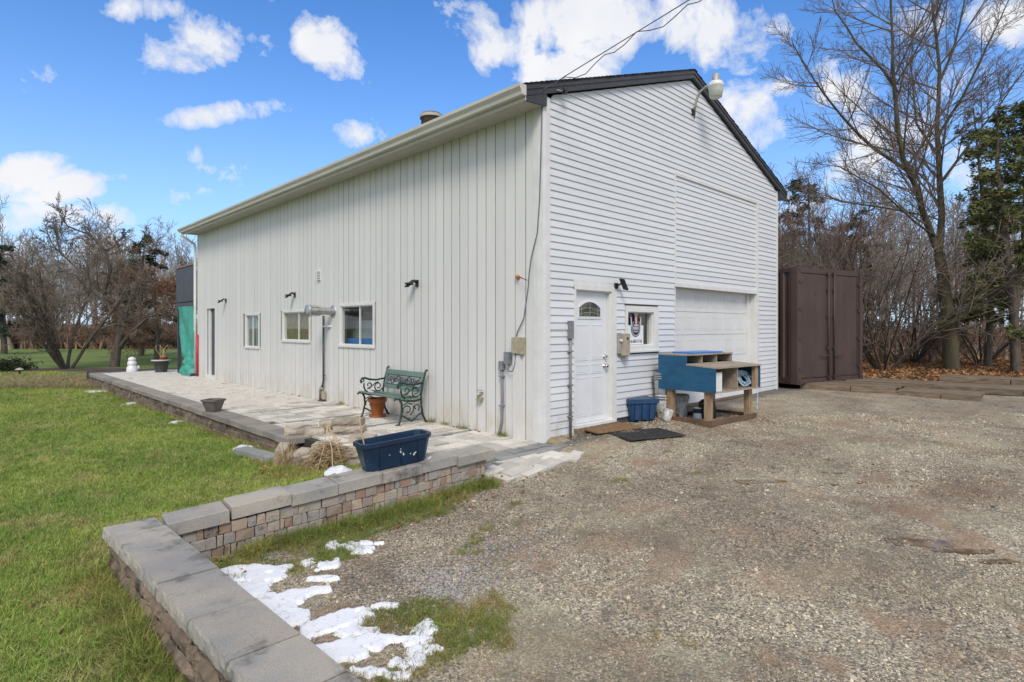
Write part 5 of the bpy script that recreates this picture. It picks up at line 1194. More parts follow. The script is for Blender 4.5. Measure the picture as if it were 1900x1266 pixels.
# ---------------------------------------------------------------- shipping container
CT = thing('shipping_container', 'brown steel shipping container with closed double doors right of the workshop', 'container', (7.70, -.36, .24), math.atan2(-.631, 2.372))
cw, clen, chh = 2.44, 6.05, 2.56
def corr(x, s):
    pts = []; y = .16
    while y < clen - .16:
        pts += [(x, y), (x, y + .07), (x - s * .036, y + .105), (x - s * .036, y + .175)]; y += .21
    return pts
for x, s, nm in ((.02, -1, 'side_panel'), (cw - .02, 1, 'side_panel')):
    pts = corr(x, s); mb = MB(); vs = []
    for a, b in pts: vs += [(a, b, .14), (a, b, chh - .1)]
    mb.add(vs, [(2 * i, 2 * i + 2, 2 * i + 3, 2 * i + 1) for i in range(len(pts) - 1)]); mb.build('side_panel', 'rust', CT)
for x in (0, cw - .12):
    for y in (0, clen - .16): MB().box((x, y, .12), (x + .12, y + .16, chh - .12)).build('corner_post', 'rust', CT)
    MB().box((x + .02, .16, .0), (x + .1, clen - .16, .14)).build('bottom_rail', 'rust2', CT); MB().box((x + .02, .16, chh - .1), (x + .1, clen - .16, chh - .02)).build('top_rail', 'rust', CT)
    for y in (-.004, clen - .17):
        for zz in (.0, chh - .12):
            c = MB().box((x - .006, y, zz), (x + .168 - (.036 if x else 0), y + .178, zz + .12)).build('corner_casting', 'rust', CT); MB().box((x + .05, y - .003, zz + .03), (x + .1, y + .01, zz + .09)).build('slot', 'black', c)
MB().box((.12, .02, .02), (cw - .12, .14, .12)).build('door_sill', 'rust2', CT); MB().box((.12, .02, chh - .12), (cw - .12, .14, chh)).build('door_header', 'rust', CT)
MB().box((.1, .1, chh - .04), (cw - .1, clen - .1, chh - .02)).build('roof', 'rust', CT); MB().box((.1, .15, .1), (cw - .1, clen - .1, .13)).build('floor', 'rust2', CT); MB().box((.1, clen - .08, .12), (cw - .1, clen - .04, chh - .05)).build('end_wall', 'rust', CT)
for s in (0, 1):
    x0 = .13 if s == 0 else cw / 2 + .006; x1 = cw / 2 - .006 if s == 0 else cw - .13
    dr = MB().box((x0, .035, .13), (x1, .07, chh - .13))
    dr.box((x0 + .02, .029, .15), (x1 - .02, .035, .34)); dr.box((x0, .022, .13), (x0 + .05, .035, chh - .13)); dr.box((x1 - .05, .022, .13), (x1, .035, chh - .13))
    for k in range(3): 
        xa = x0 + .18 + k * .26; dr.prism([(xa, .0351), (xa + .03, .026), (xa + .09, .026), (xa + .12, .0351)], 'z', .4, chh - .2)
    d = dr.build('door', 'rust', CT)
    xr = (x1 - .1) if s == 0 else (x0 + .1)
    for q, xr in enumerate((xr,)):
        MB().tube([(xr, -.0, .06), (xr, .0, chh - .06)], .018, 8).build('lock_rod', 'rust', d)
        for zz in (.1, .75, 1.45, 2.05, chh - .14): MB().box((xr - .045, -.012, zz), (xr + .045, .024, zz + .06)).build('rod_bracket', 'rust2', d)
        sg = -1 if s == 0 else 1
        MB().tube([(xr, -.02, .62), (xr + sg * .1, -.03, .61), (xr + sg * .32, -.03, .615)], .013, 6).build('handle', 'rust2', d)
    for zz in (.3, .95, 1.6, 2.2):
        xh = .12 if s == 0 else cw - .12; MB().box((xh - .06, -.012, zz), (xh + .06, .03, zz + .07)).build('hinge', 'rust2', d)
    for zz in (1.95, 2.0, 1.0): MB().box(((x0 + x1) / 2 - .05, .018, zz), ((x0 + x1) / 2 + .02, .036, zz + .012)).build('rivet', 'rust2', d)
MB().box((.9, -.01, .0), (1.0, .02, .0 + .05)).build('door_stop', 'rust2', CT)

# ---------------------------------------------------------------- pallets
def pallet(p, L_, W_, rz, label, nb=7, h=.16):
    o = thing('timber_pallet', label, 'pallet', p, rz, 'weathered pallets laid in front of the trees')
    for k in range(3): MB().box((0, k * (W_ - .05) / 2, 0), (L_, k * (W_ - .05) / 2 + .05, h - .024)).build('bearer', 'oldwood', o)
    nb = 6
    for k in range(nb): MB().box((random.uniform(-.03, .03), 0, 0), (L_ + random.uniform(-.04, .04), W_ / nb - .014, .026), T(0, k * W_ / nb, h - .026 + random.uniform(-.004, .006), random.uniform(-.01, .01), 0, random.uniform(-.004, .004))).build('deck_board', 'oldwood', o)
    MB().box((-.02, -.03, .01), (L_ * .55, -.002, h - .006)).build('edge_board', 'oldwood', o); MB().box((L_ * .56, -.034, .0), (L_ + .02, -.004, h - .01)).build('edge_board', 'oldwood', o)
    return o
a0 = G(1487, 722, .12); a1 = G(1818, 747, .09); dirp = (a1 - a0); dirp.z = 0; LL = dirp.length; dirp.normalize(); rz = math.atan2(dirp.y, dirp.x)
mid = a0 + dirp * (LL * .57)
pallet(Vector((a0.x, a0.y, .1)), LL * .565, 1.15, rz, 'long grey pallet touching the container doors', 12)
pallet(Vector((mid.x, mid.y, .08)), LL * .43, 1.1, rz, 'darker pallet whose corner points at the yard, right of the long one', 8, .12)
q0 = Vector((a0.x, a0.y, 0)) + Vector((1.35, .2, .14)); pallet(q0 + dirp * .6, 1.9, 1.0, rz + .05, 'dark pallet behind the long one, edged by leaves', 9, .13)
pallet(Vector((mid.x, mid.y, 0)) + Vector((1.25, .1, .13)) + dirp * .5, 2.6, 1.1, rz + .1, 'pallet running out of the picture at the right', 11, .13)
pallet(Vector((mid.x, mid.y, 0)) + Vector((2.6, .6, .24)) + dirp * .9, 2.2, .8, rz + .05, 'moss green topped pallet raised at the right edge under the cedar', 9, .13)

# ---------------------------------------------------------------- trees
def grow(segs, p, d, length, r, level, prm, rnd):
    n = prm['n'][level]; step = length / n; pts = [p.copy()]; rad = [r]; q = p.copy(); dd = d.normalized()
    r_end = r * prm['taper'][level]
    for i in range(n):
        dd = (dd + Vector((rnd.uniform(-1, 1), rnd.uniform(-1, 1), rnd.uniform(-1, 1))) * prm['wig'][level] + Vector((0, 0, prm['up'][level]))).normalized()
        q = q + dd * step; pts.append(q.copy()); rad.append(r + (r_end - r) * (i + 1) / n)
    segs.append((level, pts, rad))
    spawn(segs, pts, rad, length, level, prm, rnd)
def spawn(segs, pts, rad, length, level, prm, rnd):
    if level + 1 >= len(prm['n']): return
    kids = prm['kids'][level]; k0 = prm['start'][level]; n = len(pts) - 1
    for k in range(kids):
        t = k0 + (1 - k0) * (k + rnd.random() * .8) / kids; f = min(t * n, n - .001); i = int(f); fr = f - i
        base = pts[i].lerp(pts[i + 1], fr); dirn = (pts[i + 1] - pts[i]).normalized(); rb = rad[i] + (rad[i + 1] - rad[i]) * fr
        a = rnd.uniform(0, 6.283); side = dirn.orthogonal().normalized(); side = (Matrix.Rotation(a, 3, dirn) @ side)
        ang = R(prm['ang'][level] + rnd.uniform(-12, 12)); nd = dirn * math.cos(ang) + side * math.sin(ang)
        ln = length * prm['len'][level] * (1.15 - .6 * t) * rnd.uniform(.7, 1.2); grow(segs, base, nd, ln, min(rb * .75, r_lim(ln, prm)), level + 1, prm, rnd)
def r_lim(l, prm): return prm.get('thin', .012) * l + .002
SIDES = [8, 5, 4, 3, 3, 3]
def tubes(segs, levels, minr=0.0):
    V = []; F = []; o = 0
    for lev, pts, rad in segs:
        if lev not in levels: continue
        n = SIDES[lev]; k = len(pts); P_ = np.array([tuple(p) for p in pts]); D_ = np.gradient(P_, axis=0); D_ /= np.linalg.norm(D_, axis=1)[:, None] + 1e-9
        ref = np.array([0, 0, 1.0]) if abs(D_[0, 2]) < .8 else np.array([1.0, 0, 0])
        U = np.cross(D_, ref); U /= np.linalg.norm(U, axis=1)[:, None] + 1e-9; Wv = np.cross(D_, U)
        a = np.arange(n) * 2 * math.pi / n; rr = np.maximum(np.array(rad), minr)
        ring = P_[:, None, :] + (U[:, None, :] * np.cos(a)[None, :, None] + Wv[:, None, :] * np.sin(a)[None, :, None]) * rr[:, None, None]
        V.append(ring.reshape(-1, 3)); i = np.arange(k - 1)[:, None] * n; j = np.arange(n)[None, :]; j2 = (j + 1) % n
        F.append((np.stack([i + j, i + j2, i + n + j2, i + n + j], -1).reshape(-1, 4)) + o); o += k * n
    return np.concatenate(V), np.concatenate(F)
def tips(segs, lev): return [(s[1][-1], (s[1][-1] - s[1][0])) for s in segs if s[0] >= lev]
def leaves_mesh(name, centers, size, mat, per=3, rnd=None, stretch=2.2):
    n = len(centers) * per; c = np.repeat(np.array([tuple(x) for x in centers]), per, 0) + rng.normal(0, size * .9, (n, 3))
    d = rng.normal(0, 1, (n, 3)); d[:, 2] *= .5; d /= np.linalg.norm(d, axis=1)[:, None]; e = np.cross(d, rng.normal(0, 1, (n, 3))); e /= np.linalg.norm(e, axis=1)[:, None]
    s = size * rng.uniform(.5, 1.3, n)[:, None]
    V = np.stack([c - d * s * stretch * .5, c + e * s * .45, c + d * s * stretch * .5, c - e * s * .45], 1).reshape(-1, 3); F = np.arange(n * 4).reshape(-1, 4)
    return arr_mesh(name, V, F, mat)
def bare_tree(name, base, prm, seed, label, cat='tree', group=None, mats=('bark', 'twig'), height=None, lean=(0, 0, 1), trunk_r=.12, minr=.004, stems=1, spread=.3):
    rnd = random.Random(seed); o = thing(name, label, cat, base, 0, group)
    segs = []
    for s in range(stems):
        a = rnd.uniform(0, 6.28); d = Vector(lean) + (Vector((math.cos(a), math.sin(a), 0)) * spread * (1 if stems > 1 else .1))
        grow(segs, Vector((math.cos(a) * .08 * (stems > 1), math.sin(a) * .08 * (stems > 1), -.1)), d, height * prm['h0'] * rnd.uniform(.85, 1.1), trunk_r * rnd.uniform(.8, 1.1), 0, prm, rnd)
    V, F = tubes(segs, {0}); link('trunk', arr_mesh('trunk', V, F, MT[mats[0]], True), o)
    V, F = tubes(segs, {1, 2, 3, 4, 5}, minr); link('crown', arr_mesh('crown', V, F, MT[mats[1]]), o)
    return o, segs
PR_SPREAD = dict(h0=.8, n=[8, 7, 5, 4, 3], taper=[.35, .3, .3, .4, .5], wig=[.1, .14, .17, .2, .2], up=[.02, .05, .03, .02, 0], kids=[11, 8, 7, 5], start=[.25, .2, .15, .1], ang=[48, 42, 42, 45], len=[.62, .5, .48, .45], thin=.014)
PR_TALL = dict(h0=1.0, n=[9, 6, 5, 3], taper=[.2, .3, .4, .5], wig=[.06, .1, .14, .16], up=[.05, .1, .06, .04], kids=[14, 8, 4], start=[.3, .15, .1], ang=[42, 38, 40], len=[.42, .5, .5], thin=.012)
PR_BUSH = dict(h0=1.0, n=[8, 5, 4, 3], taper=[.3, .35, .4, .5], wig=[.1, .13, .16, .2], up=[-.03, .04, .0, 0], kids=[8, 5, 2], start=[.15, .15, .1], ang=[35, 38, 42], len=[.45, .5, .5], thin=.009)

# -- big bare tree on the right, its main stems laid out one by one
def stem_tree(name, base, stems, prm, seed, label, mats, minr=.004, first=1):
    rnd = random.Random(seed); o = thing(name, label, 'tree', base)
    segs = []
    for (pts, r0, r1, kids) in stems:
        pl = [Vector(p) - Vector(base) for p in pts]; fine = []
        for i in range(len(pl) - 1):
            for t in (0, .5): fine.append(pl[i].lerp(pl[i + 1], t) + Vector((rnd.uniform(-.02, .02), rnd.uniform(-.02, .02), 0)) * (i > 0))
        fine.append(pl[-1]); n = len(fine); rad = [r0 + (r1 - r0) * i / (n - 1) for i in range(n)]
        segs.append((0, fine, rad))
        if kids:
            pr = dict(prm); pr['kids'] = [kids] + prm['kids'][1:]; pr['start'] = [.12] + prm['start'][1:]; spawn(segs, fine, rad, sum((fine[i + 1] - fine[i]).length for i in range(n - 1)), 0, pr, rnd)
    V, F = tubes(segs, {0}); link('trunk', arr_mesh('trunk', V, F, MT[mats[0]], True), o)
    V, F = tubes(segs, {1, 2, 3, 4, 5}, minr); link('crown', arr_mesh('crown', V, F, MT[mats[1]]), o); return o, segs
D0 = 17.2; tb_ = P(1766, 692, D0); tb_.z = .15
fork = P(1742, 470, D0)
prR = dict(n=[1, 7, 6, 4], taper=[.3, .2, .3, .5], wig=[.1, .04, .07, .1], up=[.0, .06, .05, .03], kids=[16, 13, 5], start=[.1, .1, .1], ang=[50, 38, 38], len=[.36, .42, .42], thin=.0095)
big, bsegs = stem_tree('bare_tree', tuple(tb_), [
    ([tb_, P(1762, 600, D0), P(1752, 540, D0), fork], .21, .135, 0),
    ([fork, P(1722, 420, D0), P(1700, 350, D0 - .2), P(1676, 300, D0 - .4), P(1662, 200, D0 - .5), P(1658, 120, D0 - .5), P(1655, 20, D0 - .6), P(1650, -120, D0 - .8)], .1, .02, 24),
    ([fork, P(1748, 400, D0 + .3), P(1742, 320, D0 + .5), P(1738, 240, D0 + .6), P(1742, 130, D0 + .8), P(1732, 20, D0 + .8), P(1728, -120, D0 + 1)], .105, .02, 24),
    ([P(1682, 315, D0 - .3), P(1620, 275, D0 - .8), P(1570, 225, D0 - 1.1), P(1510, 150, D0 - 1.4), P(1470, 80, D0 - 1.6)], .055, .01, 16),
    ([P(1664, 170, D0 - .5), P(1640, 130, D0 - .2), P(1590, 80, D0 + .2), P(1550, 20, D0 + .4), P(1535, -40, D0 + .5)], .045, .01, 13),
    ([P(1741, 290, D0 + .5), P(1700, 230, D0 + 1.2), P(1690, 120, D0 + 1.8), P(1700, 0, D0 + 2.2)], .045, .01, 12),
    ([P(1742, 250, D0 + .6), P(1785, 180, D0 + .2), P(1830, 90, D0 - .3), P(1880, -20, D0 - .8)], .05, .01, 16),
    ([P(1745, 340, D0 + .4), P(1790, 280, D0 + .2), P(1850, 200, D0 - .1), P(1930, 90, D0 - .4)], .048, .01, 14),
    ([P(1740, 160, D0 + .8), P(1770, 90, D0 + .8), P(1790, 0, D0 + .8), P(1800, -90, D0 + .8)], .045, .01, 12),
    ([P(1715, 400, D0), P(1640, 385, D0 - .8), P(1560, 375, D0 - 1.5), P(1500, 350, D0 - 1.8)], .035, .008, 8),
    ([P(1738, 440, D0), P(1700, 415, D0 - .8), P(1630, 350, D0 - 1.6), P(1560, 310, D0 - 2.0), P(1480, 300, D0 - 2.2)], .035, .007, 8),
    ], prR, 5, 'tall bare forked tree standing behind the pallets', ('barkm', 'twig'))
# -- cedars at the right edge
def cedar(name, base, stems, seed, label, dens=1.0, mat='needle', size=.075, spread=1.6, z_lo=.25):
    rnd = random.Random(seed); o = thing(name, label, 'tree', tuple(base)); segs = []
    for pts, r0, r1 in stems:
        pl = [Vector(p) - Vector(base) for p in pts]; n = len(pl); segs.append((0, pl, [r0 + (r1 - r0) * i / (n - 1) for i in range(n)]))
        tot = sum((pl[i + 1] - pl[i]).length for i in range(n - 1)); kids = int(46 * dens)
        for k in range(kids):
            t = z_lo + (1 - z_lo) * (k + rnd.random()) / kids; f = min(t * (n - 1), n - 1.001); i = int(f); b = pl[i].lerp(pl[i + 1], f - i)
            a = rnd.uniform(0, 6.28); ln = spread * (1.1 - .75 * t) * rnd.uniform(.4, 1.15); q = b.copy(); d = Vector((math.cos(a), math.sin(a), .12)); pp = [q.copy()]
            for s in range(5):
                d = (d + Vector((0, 0, -.07)) + Vector((rnd.uniform(-1, 1), rnd.uniform(-1, 1), rnd.uniform(-1, 1))) * .12).normalized(); q = q + d * ln / 5; pp.append(q.copy())
            segs.append((1, pp, [.018 * (1 - .15 * s) for s in range(6)]))
    V, F = tubes(segs, {0}); link('trunk', arr_mesh('trunk', V, F, MT['bark'], True), o)
    V, F = tubes(segs, {1}); link('branches', arr_mesh('branches', V, F, MT['bark']), o)
    cs = []
    for lev, pp, r_ in segs:
        if lev != 1: continue
        L_ = (pp[-1] - pp[0]).length; m = max(4, int(L_ * 16 * dens))
        gap = rnd.random() < .2
        for k in range(m):
            t = .3 + .72 * rnd.random(); f = min(t * 5, 4.999); i = int(f); b = pp[i].lerp(pp[i + 1], f - i)
            if gap and rnd.random() < .7: continue
            cs.append(b + Vector((rnd.gauss(0, .1), rnd.gauss(0, .1), rnd.gauss(-.04, .08))))
    link('foliage', leaves_mesh('foliage', cs, size * .62, MT[mat], 17, stretch=3.0), o); return o
cb0 = P(1886, 700, 16.2); cb0.z = .2
cedar('cedar_tree', cb0, [([cb0, P(1880, 560, 16.2), P(1862, 420, 16.1), P(1850, 300, 16), P(1852, 200, 16)], .13, .02), ([P(1880, 600, 16.2), P(1900, 450, 16.4), P(1905, 300, 16.6), P(1895, 190, 16.7)], .1, .02)], 3, 'green cedar with bare lower stems at the right edge', 1.3, spread=1.75, z_lo=.16)
cb1 = P(1832, 690, 18.5); cb1.z = .2
cedar('cedar_tree', cb1, [([cb1, P(1838, 560, 18.5), P(1826, 400, 18.5), P(1806, 200, 18.6)], .11, .02)], 9, 'thinner cedar between the forked tree and the right edge', 1.0, spread=1.2, z_lo=.34)
cb2 = P(2010, 700, 15.5); cb2.z = .2
cedar('cedar_tree', cb2, [([cb2, P(2005, 500, 15.5), P(1990, 300, 15.5), P(1985, 120, 15.5)], .14, .02)], 19, 'cedar just beyond the right edge of the picture', 1.2, spread=1.9)
sp0 = P(1503, 640, 27); sp0.z = .1
cedar('spruce_tree', sp0, [([sp0, P(1503, 500, 27), P(1500, 330, 27)], .16, .02)], 21, 'dull green spruce rising behind the container', 1.3, 'needled', .09, 2.6, .15)
sp1 = P(1600, 640, 33); sp1.z = .1
cedar('spruce_tree', sp1, [([sp1, P(1598, 500, 33), P(1596, 390, 33)], .14, .02)], 23, 'lower spruce half hidden by arching shrubs', 1.0, 'needled', .09, 2.6, .15)
# -- bare shrubs behind the container
for i, (px, D, h, sp, st, lab, mts) in enumerate((
    (1640, 17.5, 5.0, .75, 16, 'arching bare shrub right beside the container', ('bark', 'twig')), (1580, 19.5, 5.6, .6, 14, 'dense bare shrub rising straight behind the container roof', ('bark', 'twig')),
    (1690, 20.5, 3.9, .7, 10, 'low arching shrub left of the forked tree trunk', ('bark', 'twig')), (1475, 23.5, 6.4, .42, 20, 'rusty brown twiggy shrub against the workshop corner', ('twigred', 'twigred')),
    (1450, 26, 6.2, .42, 18, 'rusty brown shrub partly hidden by the workshop', ('twigred', 'twigred')), (1530, 23, 6.6, .4, 12, 'tall grey brown shrub over the left half of the container', ('bark', 'twigpale')), (1820, 20, 3.4, .7, 12, 'small bare shrub under the cedars', ('bark', 'twig')))):
    b = P(px, 640, D); b.z = .15; bare_tree('bare_shrub', tuple(b), PR_BUSH, 40 + i, lab, 'shrub', None, mts, h, (-.0, 0, 1), .03, .006, st, sp)

# -- garden trees on the left
prV = dict(PR_SPREAD); prV['kids'] = [9, 9, 7, 5]; prV['up'] = [-.01, .04, .03, 0, 0]; prV['n'] = [7, 6, 5, 4, 3]
b = P(125, 688, 26.4); b.z = -.42
def leafy(o, segs, lev, frac, size, mat, per=1, nm='dead_leaves'):
    c = []
    for s in segs:
        if s[0] >= lev and random.random() < frac: c.append(s[1][random.randrange(1, len(s[1]))])
    link(nm, leaves_mesh(nm, c, size, MT[mat], per, stretch=1.6), o)
prM = dict(h0=.9, n=[7, 6, 5, 3], taper=[.45, .3, .35, .5], wig=[.09, .13, .17, .2], up=[.02, .06, .04, 0], kids=[9, 7, 4], start=[.25, .15, .1], ang=[38, 42, 44], len=[.5, .48, .48], thin=.012)
o, s_ = bare_tree('multi_stem_tree', tuple(b), prM, 61, 'vase shaped multi stemmed bare tree on the far lawn at the left', 'tree', None, ('bark', 'twig'), 4.9, (0, 0, 1), .085, .009, 9, .62)
leafy(o, s_, 3, .12, .05, 'deadleaf')
b = P(212, 684, 27.6); b.z = -.42; D2 = 27.6
prG = dict(n=[1, 6, 5, 4], taper=[.3, .3, .35, .5], wig=[.12, .14, .18, .2], up=[0, .05, .03, 0], kids=[10, 9, 6], start=[.1, .1, .1], ang=[55, 45, 45], len=[.34, .48, .45], thin=.013)
gn, s_ = stem_tree('gnarled_tree', tuple(b), [
    ([b, P(216, 655, D2), P(222, 620, D2), P(232, 580, D2)], .22, .16, 0), ([P(220, 640, D2), P(215, 600, D2), P(192, 545, D2), P(150, 505, D2 - .3), P(112, 470, D2 - .5), P(98, 405, D2 - .6)], .11, .02, 18),
    ([P(192, 545, D2), P(205, 500, D2), P(196, 465, D2 + .3), P(165, 435, D2 + .3), P(125, 420, D2 + .2), P(110, 398, D2)], .09, .02, 17), ([P(196, 465, D2), P(215, 455, D2 + .4), P(240, 425, D2 + .6)], .06, .015, 9),
    ([P(222, 645, D2), P(245, 615, D2 - .3), P(275, 590, D2 - .6), P(310, 575, D2 - .8)], .11, .02, 14), ([P(232, 580, D2), P(255, 530, D2 + .3), P(262, 490, D2 + .5), P(270, 440, D2 + .5)], .09, .015, 14)],
    prG, 66, 'gnarled old tree with a leaning limb near the terrace end', ('bark', 'twig'), .009)
leafy(gn, s_, 2, .2, .055, 'deadleaf')
b = P(290, 680, 31); b.z = -.4
prW = dict(PR_SPREAD); prW['up'] = [.03, -.02, -.06, -.08, -.1]; prW['ang'] = [62, 48, 45, 45]; prW['kids'] = [16, 9, 7, 4]; prW['start'] = [.12, .1, .1, .1]
o, s_ = bare_tree('weeping_tree', tuple(b), prW, 71, 'reddish brown twiggy tree against the far end of the building', 'tree', None, ('bark', 'twigred'), 6.2, (0, 0, 1), .2, .012)
leafy(o, s_, 3, .5, .06, 'deadleaf')
b = P(262, 670, 36); b.z = -.4
cedar('spruce_tree', b, [([b, P(262, 560, 36), P(268, 440, 36)], .18, .02)], 75, 'dark green spruce behind the reddish twiggy tree', 1.25, 'needled', .1, 2.9, .12)
b = P(8, 670, 40); b.z = -.4
cedar('pine_tree', b, [([b, P(5, 560, 40), P(2, 455, 40)], .2, .03)], 77, 'dark pine at the left edge of the picture', .95, 'needled', .13, 2.7, .2)
# -- woodland: some countable trees, then the far mass
protos = []
for i, (nm, pr, h, sd) in enumerate((('a', PR_TALL, 11, 81), ('b', PR_TALL, 9.5, 82), ('c', PR_SPREAD, 10, 83))):
    pr = dict(pr);
    if i == 2: pr['kids'] = [10, 7, 5, 2]
    o, _ = bare_tree('woodland_tree', (0, 0, 0), pr, sd, 'bare tree in the wood edge', 'tree', 'bare trees of the wood edge', ('bark', 'twigpale' if i != 1 else 'twig'), h, (0, 0, 1), .13, .014)
    protos.append(o)
spots = []
lab_near = ['far left above the pine', 'between the pine and the vase shaped tree', 'behind the vase shaped tree', 'behind the gap left of the gnarled tree', 'behind the gnarled tree', 'left of the dark spruce', 'behind the dark spruce', 'just left of the building eave',
            'right behind the workshop corner', 'above the container left half', 'above the container right half', 'between container and forked tree', 'left of the forked trunk', 'right of the forked trunk', 'behind the thin cedar', 'at the right edge behind the cedars']
xs = [20, 60, 110, 150, 195, 240, 290, 335, 1460, 1510, 1560, 1620, 1690, 1780, 1830, 1890]
for i, (px, lab) in enumerate(zip(xs, lab_near)):
    D = random.uniform(46, 56) if px < 500 else random.uniform(28, 36); b = P(px + random.uniform(-8, 8), 640, D); b.z = -.4 if px < 500 else .2
    pr_o = protos[i % 3]; o = pr_o if i < 3 else copy_tree(pr_o)
    o.location = b; o.rotation_euler = (0, 0, random.uniform(0, 6)); s = random.uniform(.75, 1.0) * (1.0 if px < 500 else .8); o.scale = (s, s, s * random.uniform(.9, 1.05)); o['label'] = 'slim bare wood edge tree ' + lab
def mk_src(segs_seed, pr, h, nm, mat, minr):
    rnd = random.Random(segs_seed); segs = []; grow(segs, Vector((0, 0, 0)), Vector((0, 0, 1)), h, .13, 0, pr, rnd); V, F = tubes(segs, {0, 1, 2, 3, 4}, minr); return bpy.data.objects.new(nm, arr_mesh(nm, V, F, MT[mat]))
prS = dict(PR_TALL); prS['kids'] = [13, 7, 4]
srcs = [mk_src(91, prS, 11, 'far_tree_a', 'twigpale', .016), mk_src(92, prS, 10, 'far_tree_b', 'twigpale', .016), mk_src(93, prS, 9, 'far_tree_c', 'twigpale', .016)]
pts = []
for k in range(190):
    px = random.uniform(-500, 420); D = random.uniform(56, 105); q = P(px, 640, D); pts.append((q.x, q.y, -.5))
for k in range(130):
    px = random.uniform(1400, 2500); D = random.uniform(38, 85); q = P(px, 640, D); pts.append((q.x, q.y, .1))
scatter('far_woods', pts, srcs, .95, tilt=.03, label='mass of distant bare trees beyond lawn and yard', cat='woods')
bs = [mk_src(95, PR_BUSH, 2.2, 'brush_a', 'brush', .014), mk_src(96, PR_BUSH, 2.4, 'brush_b', 'brush', .014)]
pts = []
for k in range(1500):
    px = random.uniform(-300, 420); D = random.uniform(50, 62); q = P(px, 640, D); pts.append((q.x, q.y, -.45))
scatter('undergrowth', pts, bs, .75, tilt=.3, label='brown brush along the far edge of the lawn', cat='undergrowth')
pts = []
for k in range(420):
    px = random.uniform(1440, 2300); D = random.uniform(20, 46); q = P(px, 640, D); pts.append((q.x, q.y, .15))
scatter('wood_undergrowth', pts, bs, .5, tilt=.35, label='brown brush under the trees behind the container', cat='undergrowth')

# small far-left things
b = P(10, 645, 50); wig = thing('burlap_wrap', 'pale burlap cone wrapped round a shrub at the left edge', 'wrapped shrub', (b.x, b.y, -.4)); MB().lathe([(.62, 0), (.5, .4), (.22, 1.3), (.05, 1.7), (.09, 1.85)], 12).build('wrap', 'burlap', wig)
pl_ = thing('path_light', 'small dark path light with pale cap in the dry grass', 'light', (G(36, 699, -.4).x, G(36, 699, -.4).y, -.42)); MB().lathe([(.04, 0), (.045, .28)], 10).build('post', 'pipe', pl_); MB().lathe([(.14, .28), (.12, .31), (.02, .36)], 14).build('cap', 'beige', pl_)
b = P(6, 690, 25); cs = [(random.gauss(0, .45), random.gauss(0, .45), abs(random.gauss(.2, .15))) for _ in range(700)]
bo = link('low_bush', leaves_mesh('low_bush', cs, .05, MT['boxwood'], 6), label='low dark clipped bush cut off by the left edge', cat='bush', loc=(b.x, b.y, -.4))
def flat_blob(name, cx0, cy0, rx, ry, rz, z_, mat, seed, label=None, n=48, kind='structure'):
    rnd = random.Random(seed); ph = [rnd.uniform(0, 6.28) for _ in range(5)]; vs = [(0, 0, 0)]; 
    for i in range(n):
        a = 6.2832 * i / n; k = 1 + .13 * math.sin(2 * a + ph[0]) + .1 * math.sin(3 * a + ph[1]) + .07 * math.sin(5 * a + ph[2]) + .05 * math.sin(9 * a + ph[3]); vs.append((rx * k * math.cos(a), ry * k * math.sin(a), 0))
    return MB().add(vs, [(0, i + 1, (i + 1) % n + 1) for i in range(n)]).build(name, mat, label=label, kind=kind, loc=(cx0, cy0, z_), rot=(0, 0, rz))
q = G(262, 664, -.4); flat_blob('mulch_bed', q.x, q.y, 5.2, 2.6, 0.2, -.385, 'mulch', 3, 'brown mulch bed round the spruce')
a, b = G(-60, 688, -.4), G(215, 686, -.4); flat_blob('mulch_strip', (a.x + b.x) / 2, (a.y + b.y) / 2, 4.2, .8, math.atan2(b.y - a.y, b.x - a.x), -.38, 'mulch', 5, 'brown bed edge under the bare garden trees')
# puddles
# ---------------------------------------------------------------- snow patches
def snow(name, blobs, zf, label, thr=.5, res=.008, hmax=.016, nf=13):
    P0 = np.array([(*G(px, py, z_)[:2], r, ry) for px, py, z_, r, ry in blobs]); x0, x1 = P0[:, 0].min() - .5, P0[:, 0].max() + .5; y0, y1 = P0[:, 1].min() - .5, P0[:, 1].max() + .5
    gx = np.arange(x0, x1, res); gy = np.arange(y0, y1, res); X, Y = np.meshgrid(gx, gy); m = np.zeros(X.shape)
    for cx0, cy0, r, ry in P0:
        u = (X - cx0) * RT[0] + (Y - cy0) * RT[1]; v = (X - cx0) * FW[0] + (Y - cy0) * FW[1]; m = np.maximum(m, np.exp(-((u / (r * 1.2)) ** 2 + (v / (ry * 1.3)) ** 2) * .8))
    m = m + (fbm2(X, Y, nf, 31) * .42 + fbm2(X, Y, 26, 37, 2) * .16) * np.clip(m * 3, 0, 1) - thr
    Z = (samp(ZY, X, Y) if zf == 'y' else samp(ZL, X, Y)) + np.clip(m * .17, -.05, hmax) + .008 * np.clip(m * 8, 0, 1) + fbm2(X, Y, 24, 5, 2) * .003 - .002
    ny, nx = X.shape; idx = np.arange(ny * nx).reshape(ny, nx); F = np.stack([idx[:-1, :-1], idx[:-1, 1:], idx[1:, 1:], idx[1:, :-1]], -1)[(np.maximum(m[:-1, :-1], m[1:, 1:]) > -.36) & ((~in_yard(X, Y) if zf == 'l' else (X > -4.36))[:-1, :-1])]
    if len(F) == 0: return
    V = np.stack([X, Y, Z], -1).reshape(-1, 3); used = np.unique(F); mp = np.full(ny * nx, -1); mp[used] = np.arange(len(used))
    link(name, arr_mesh(name, V[used], mp[F], MT['snow'], True), label=label, cat='snow patch', group='melting snow patches')
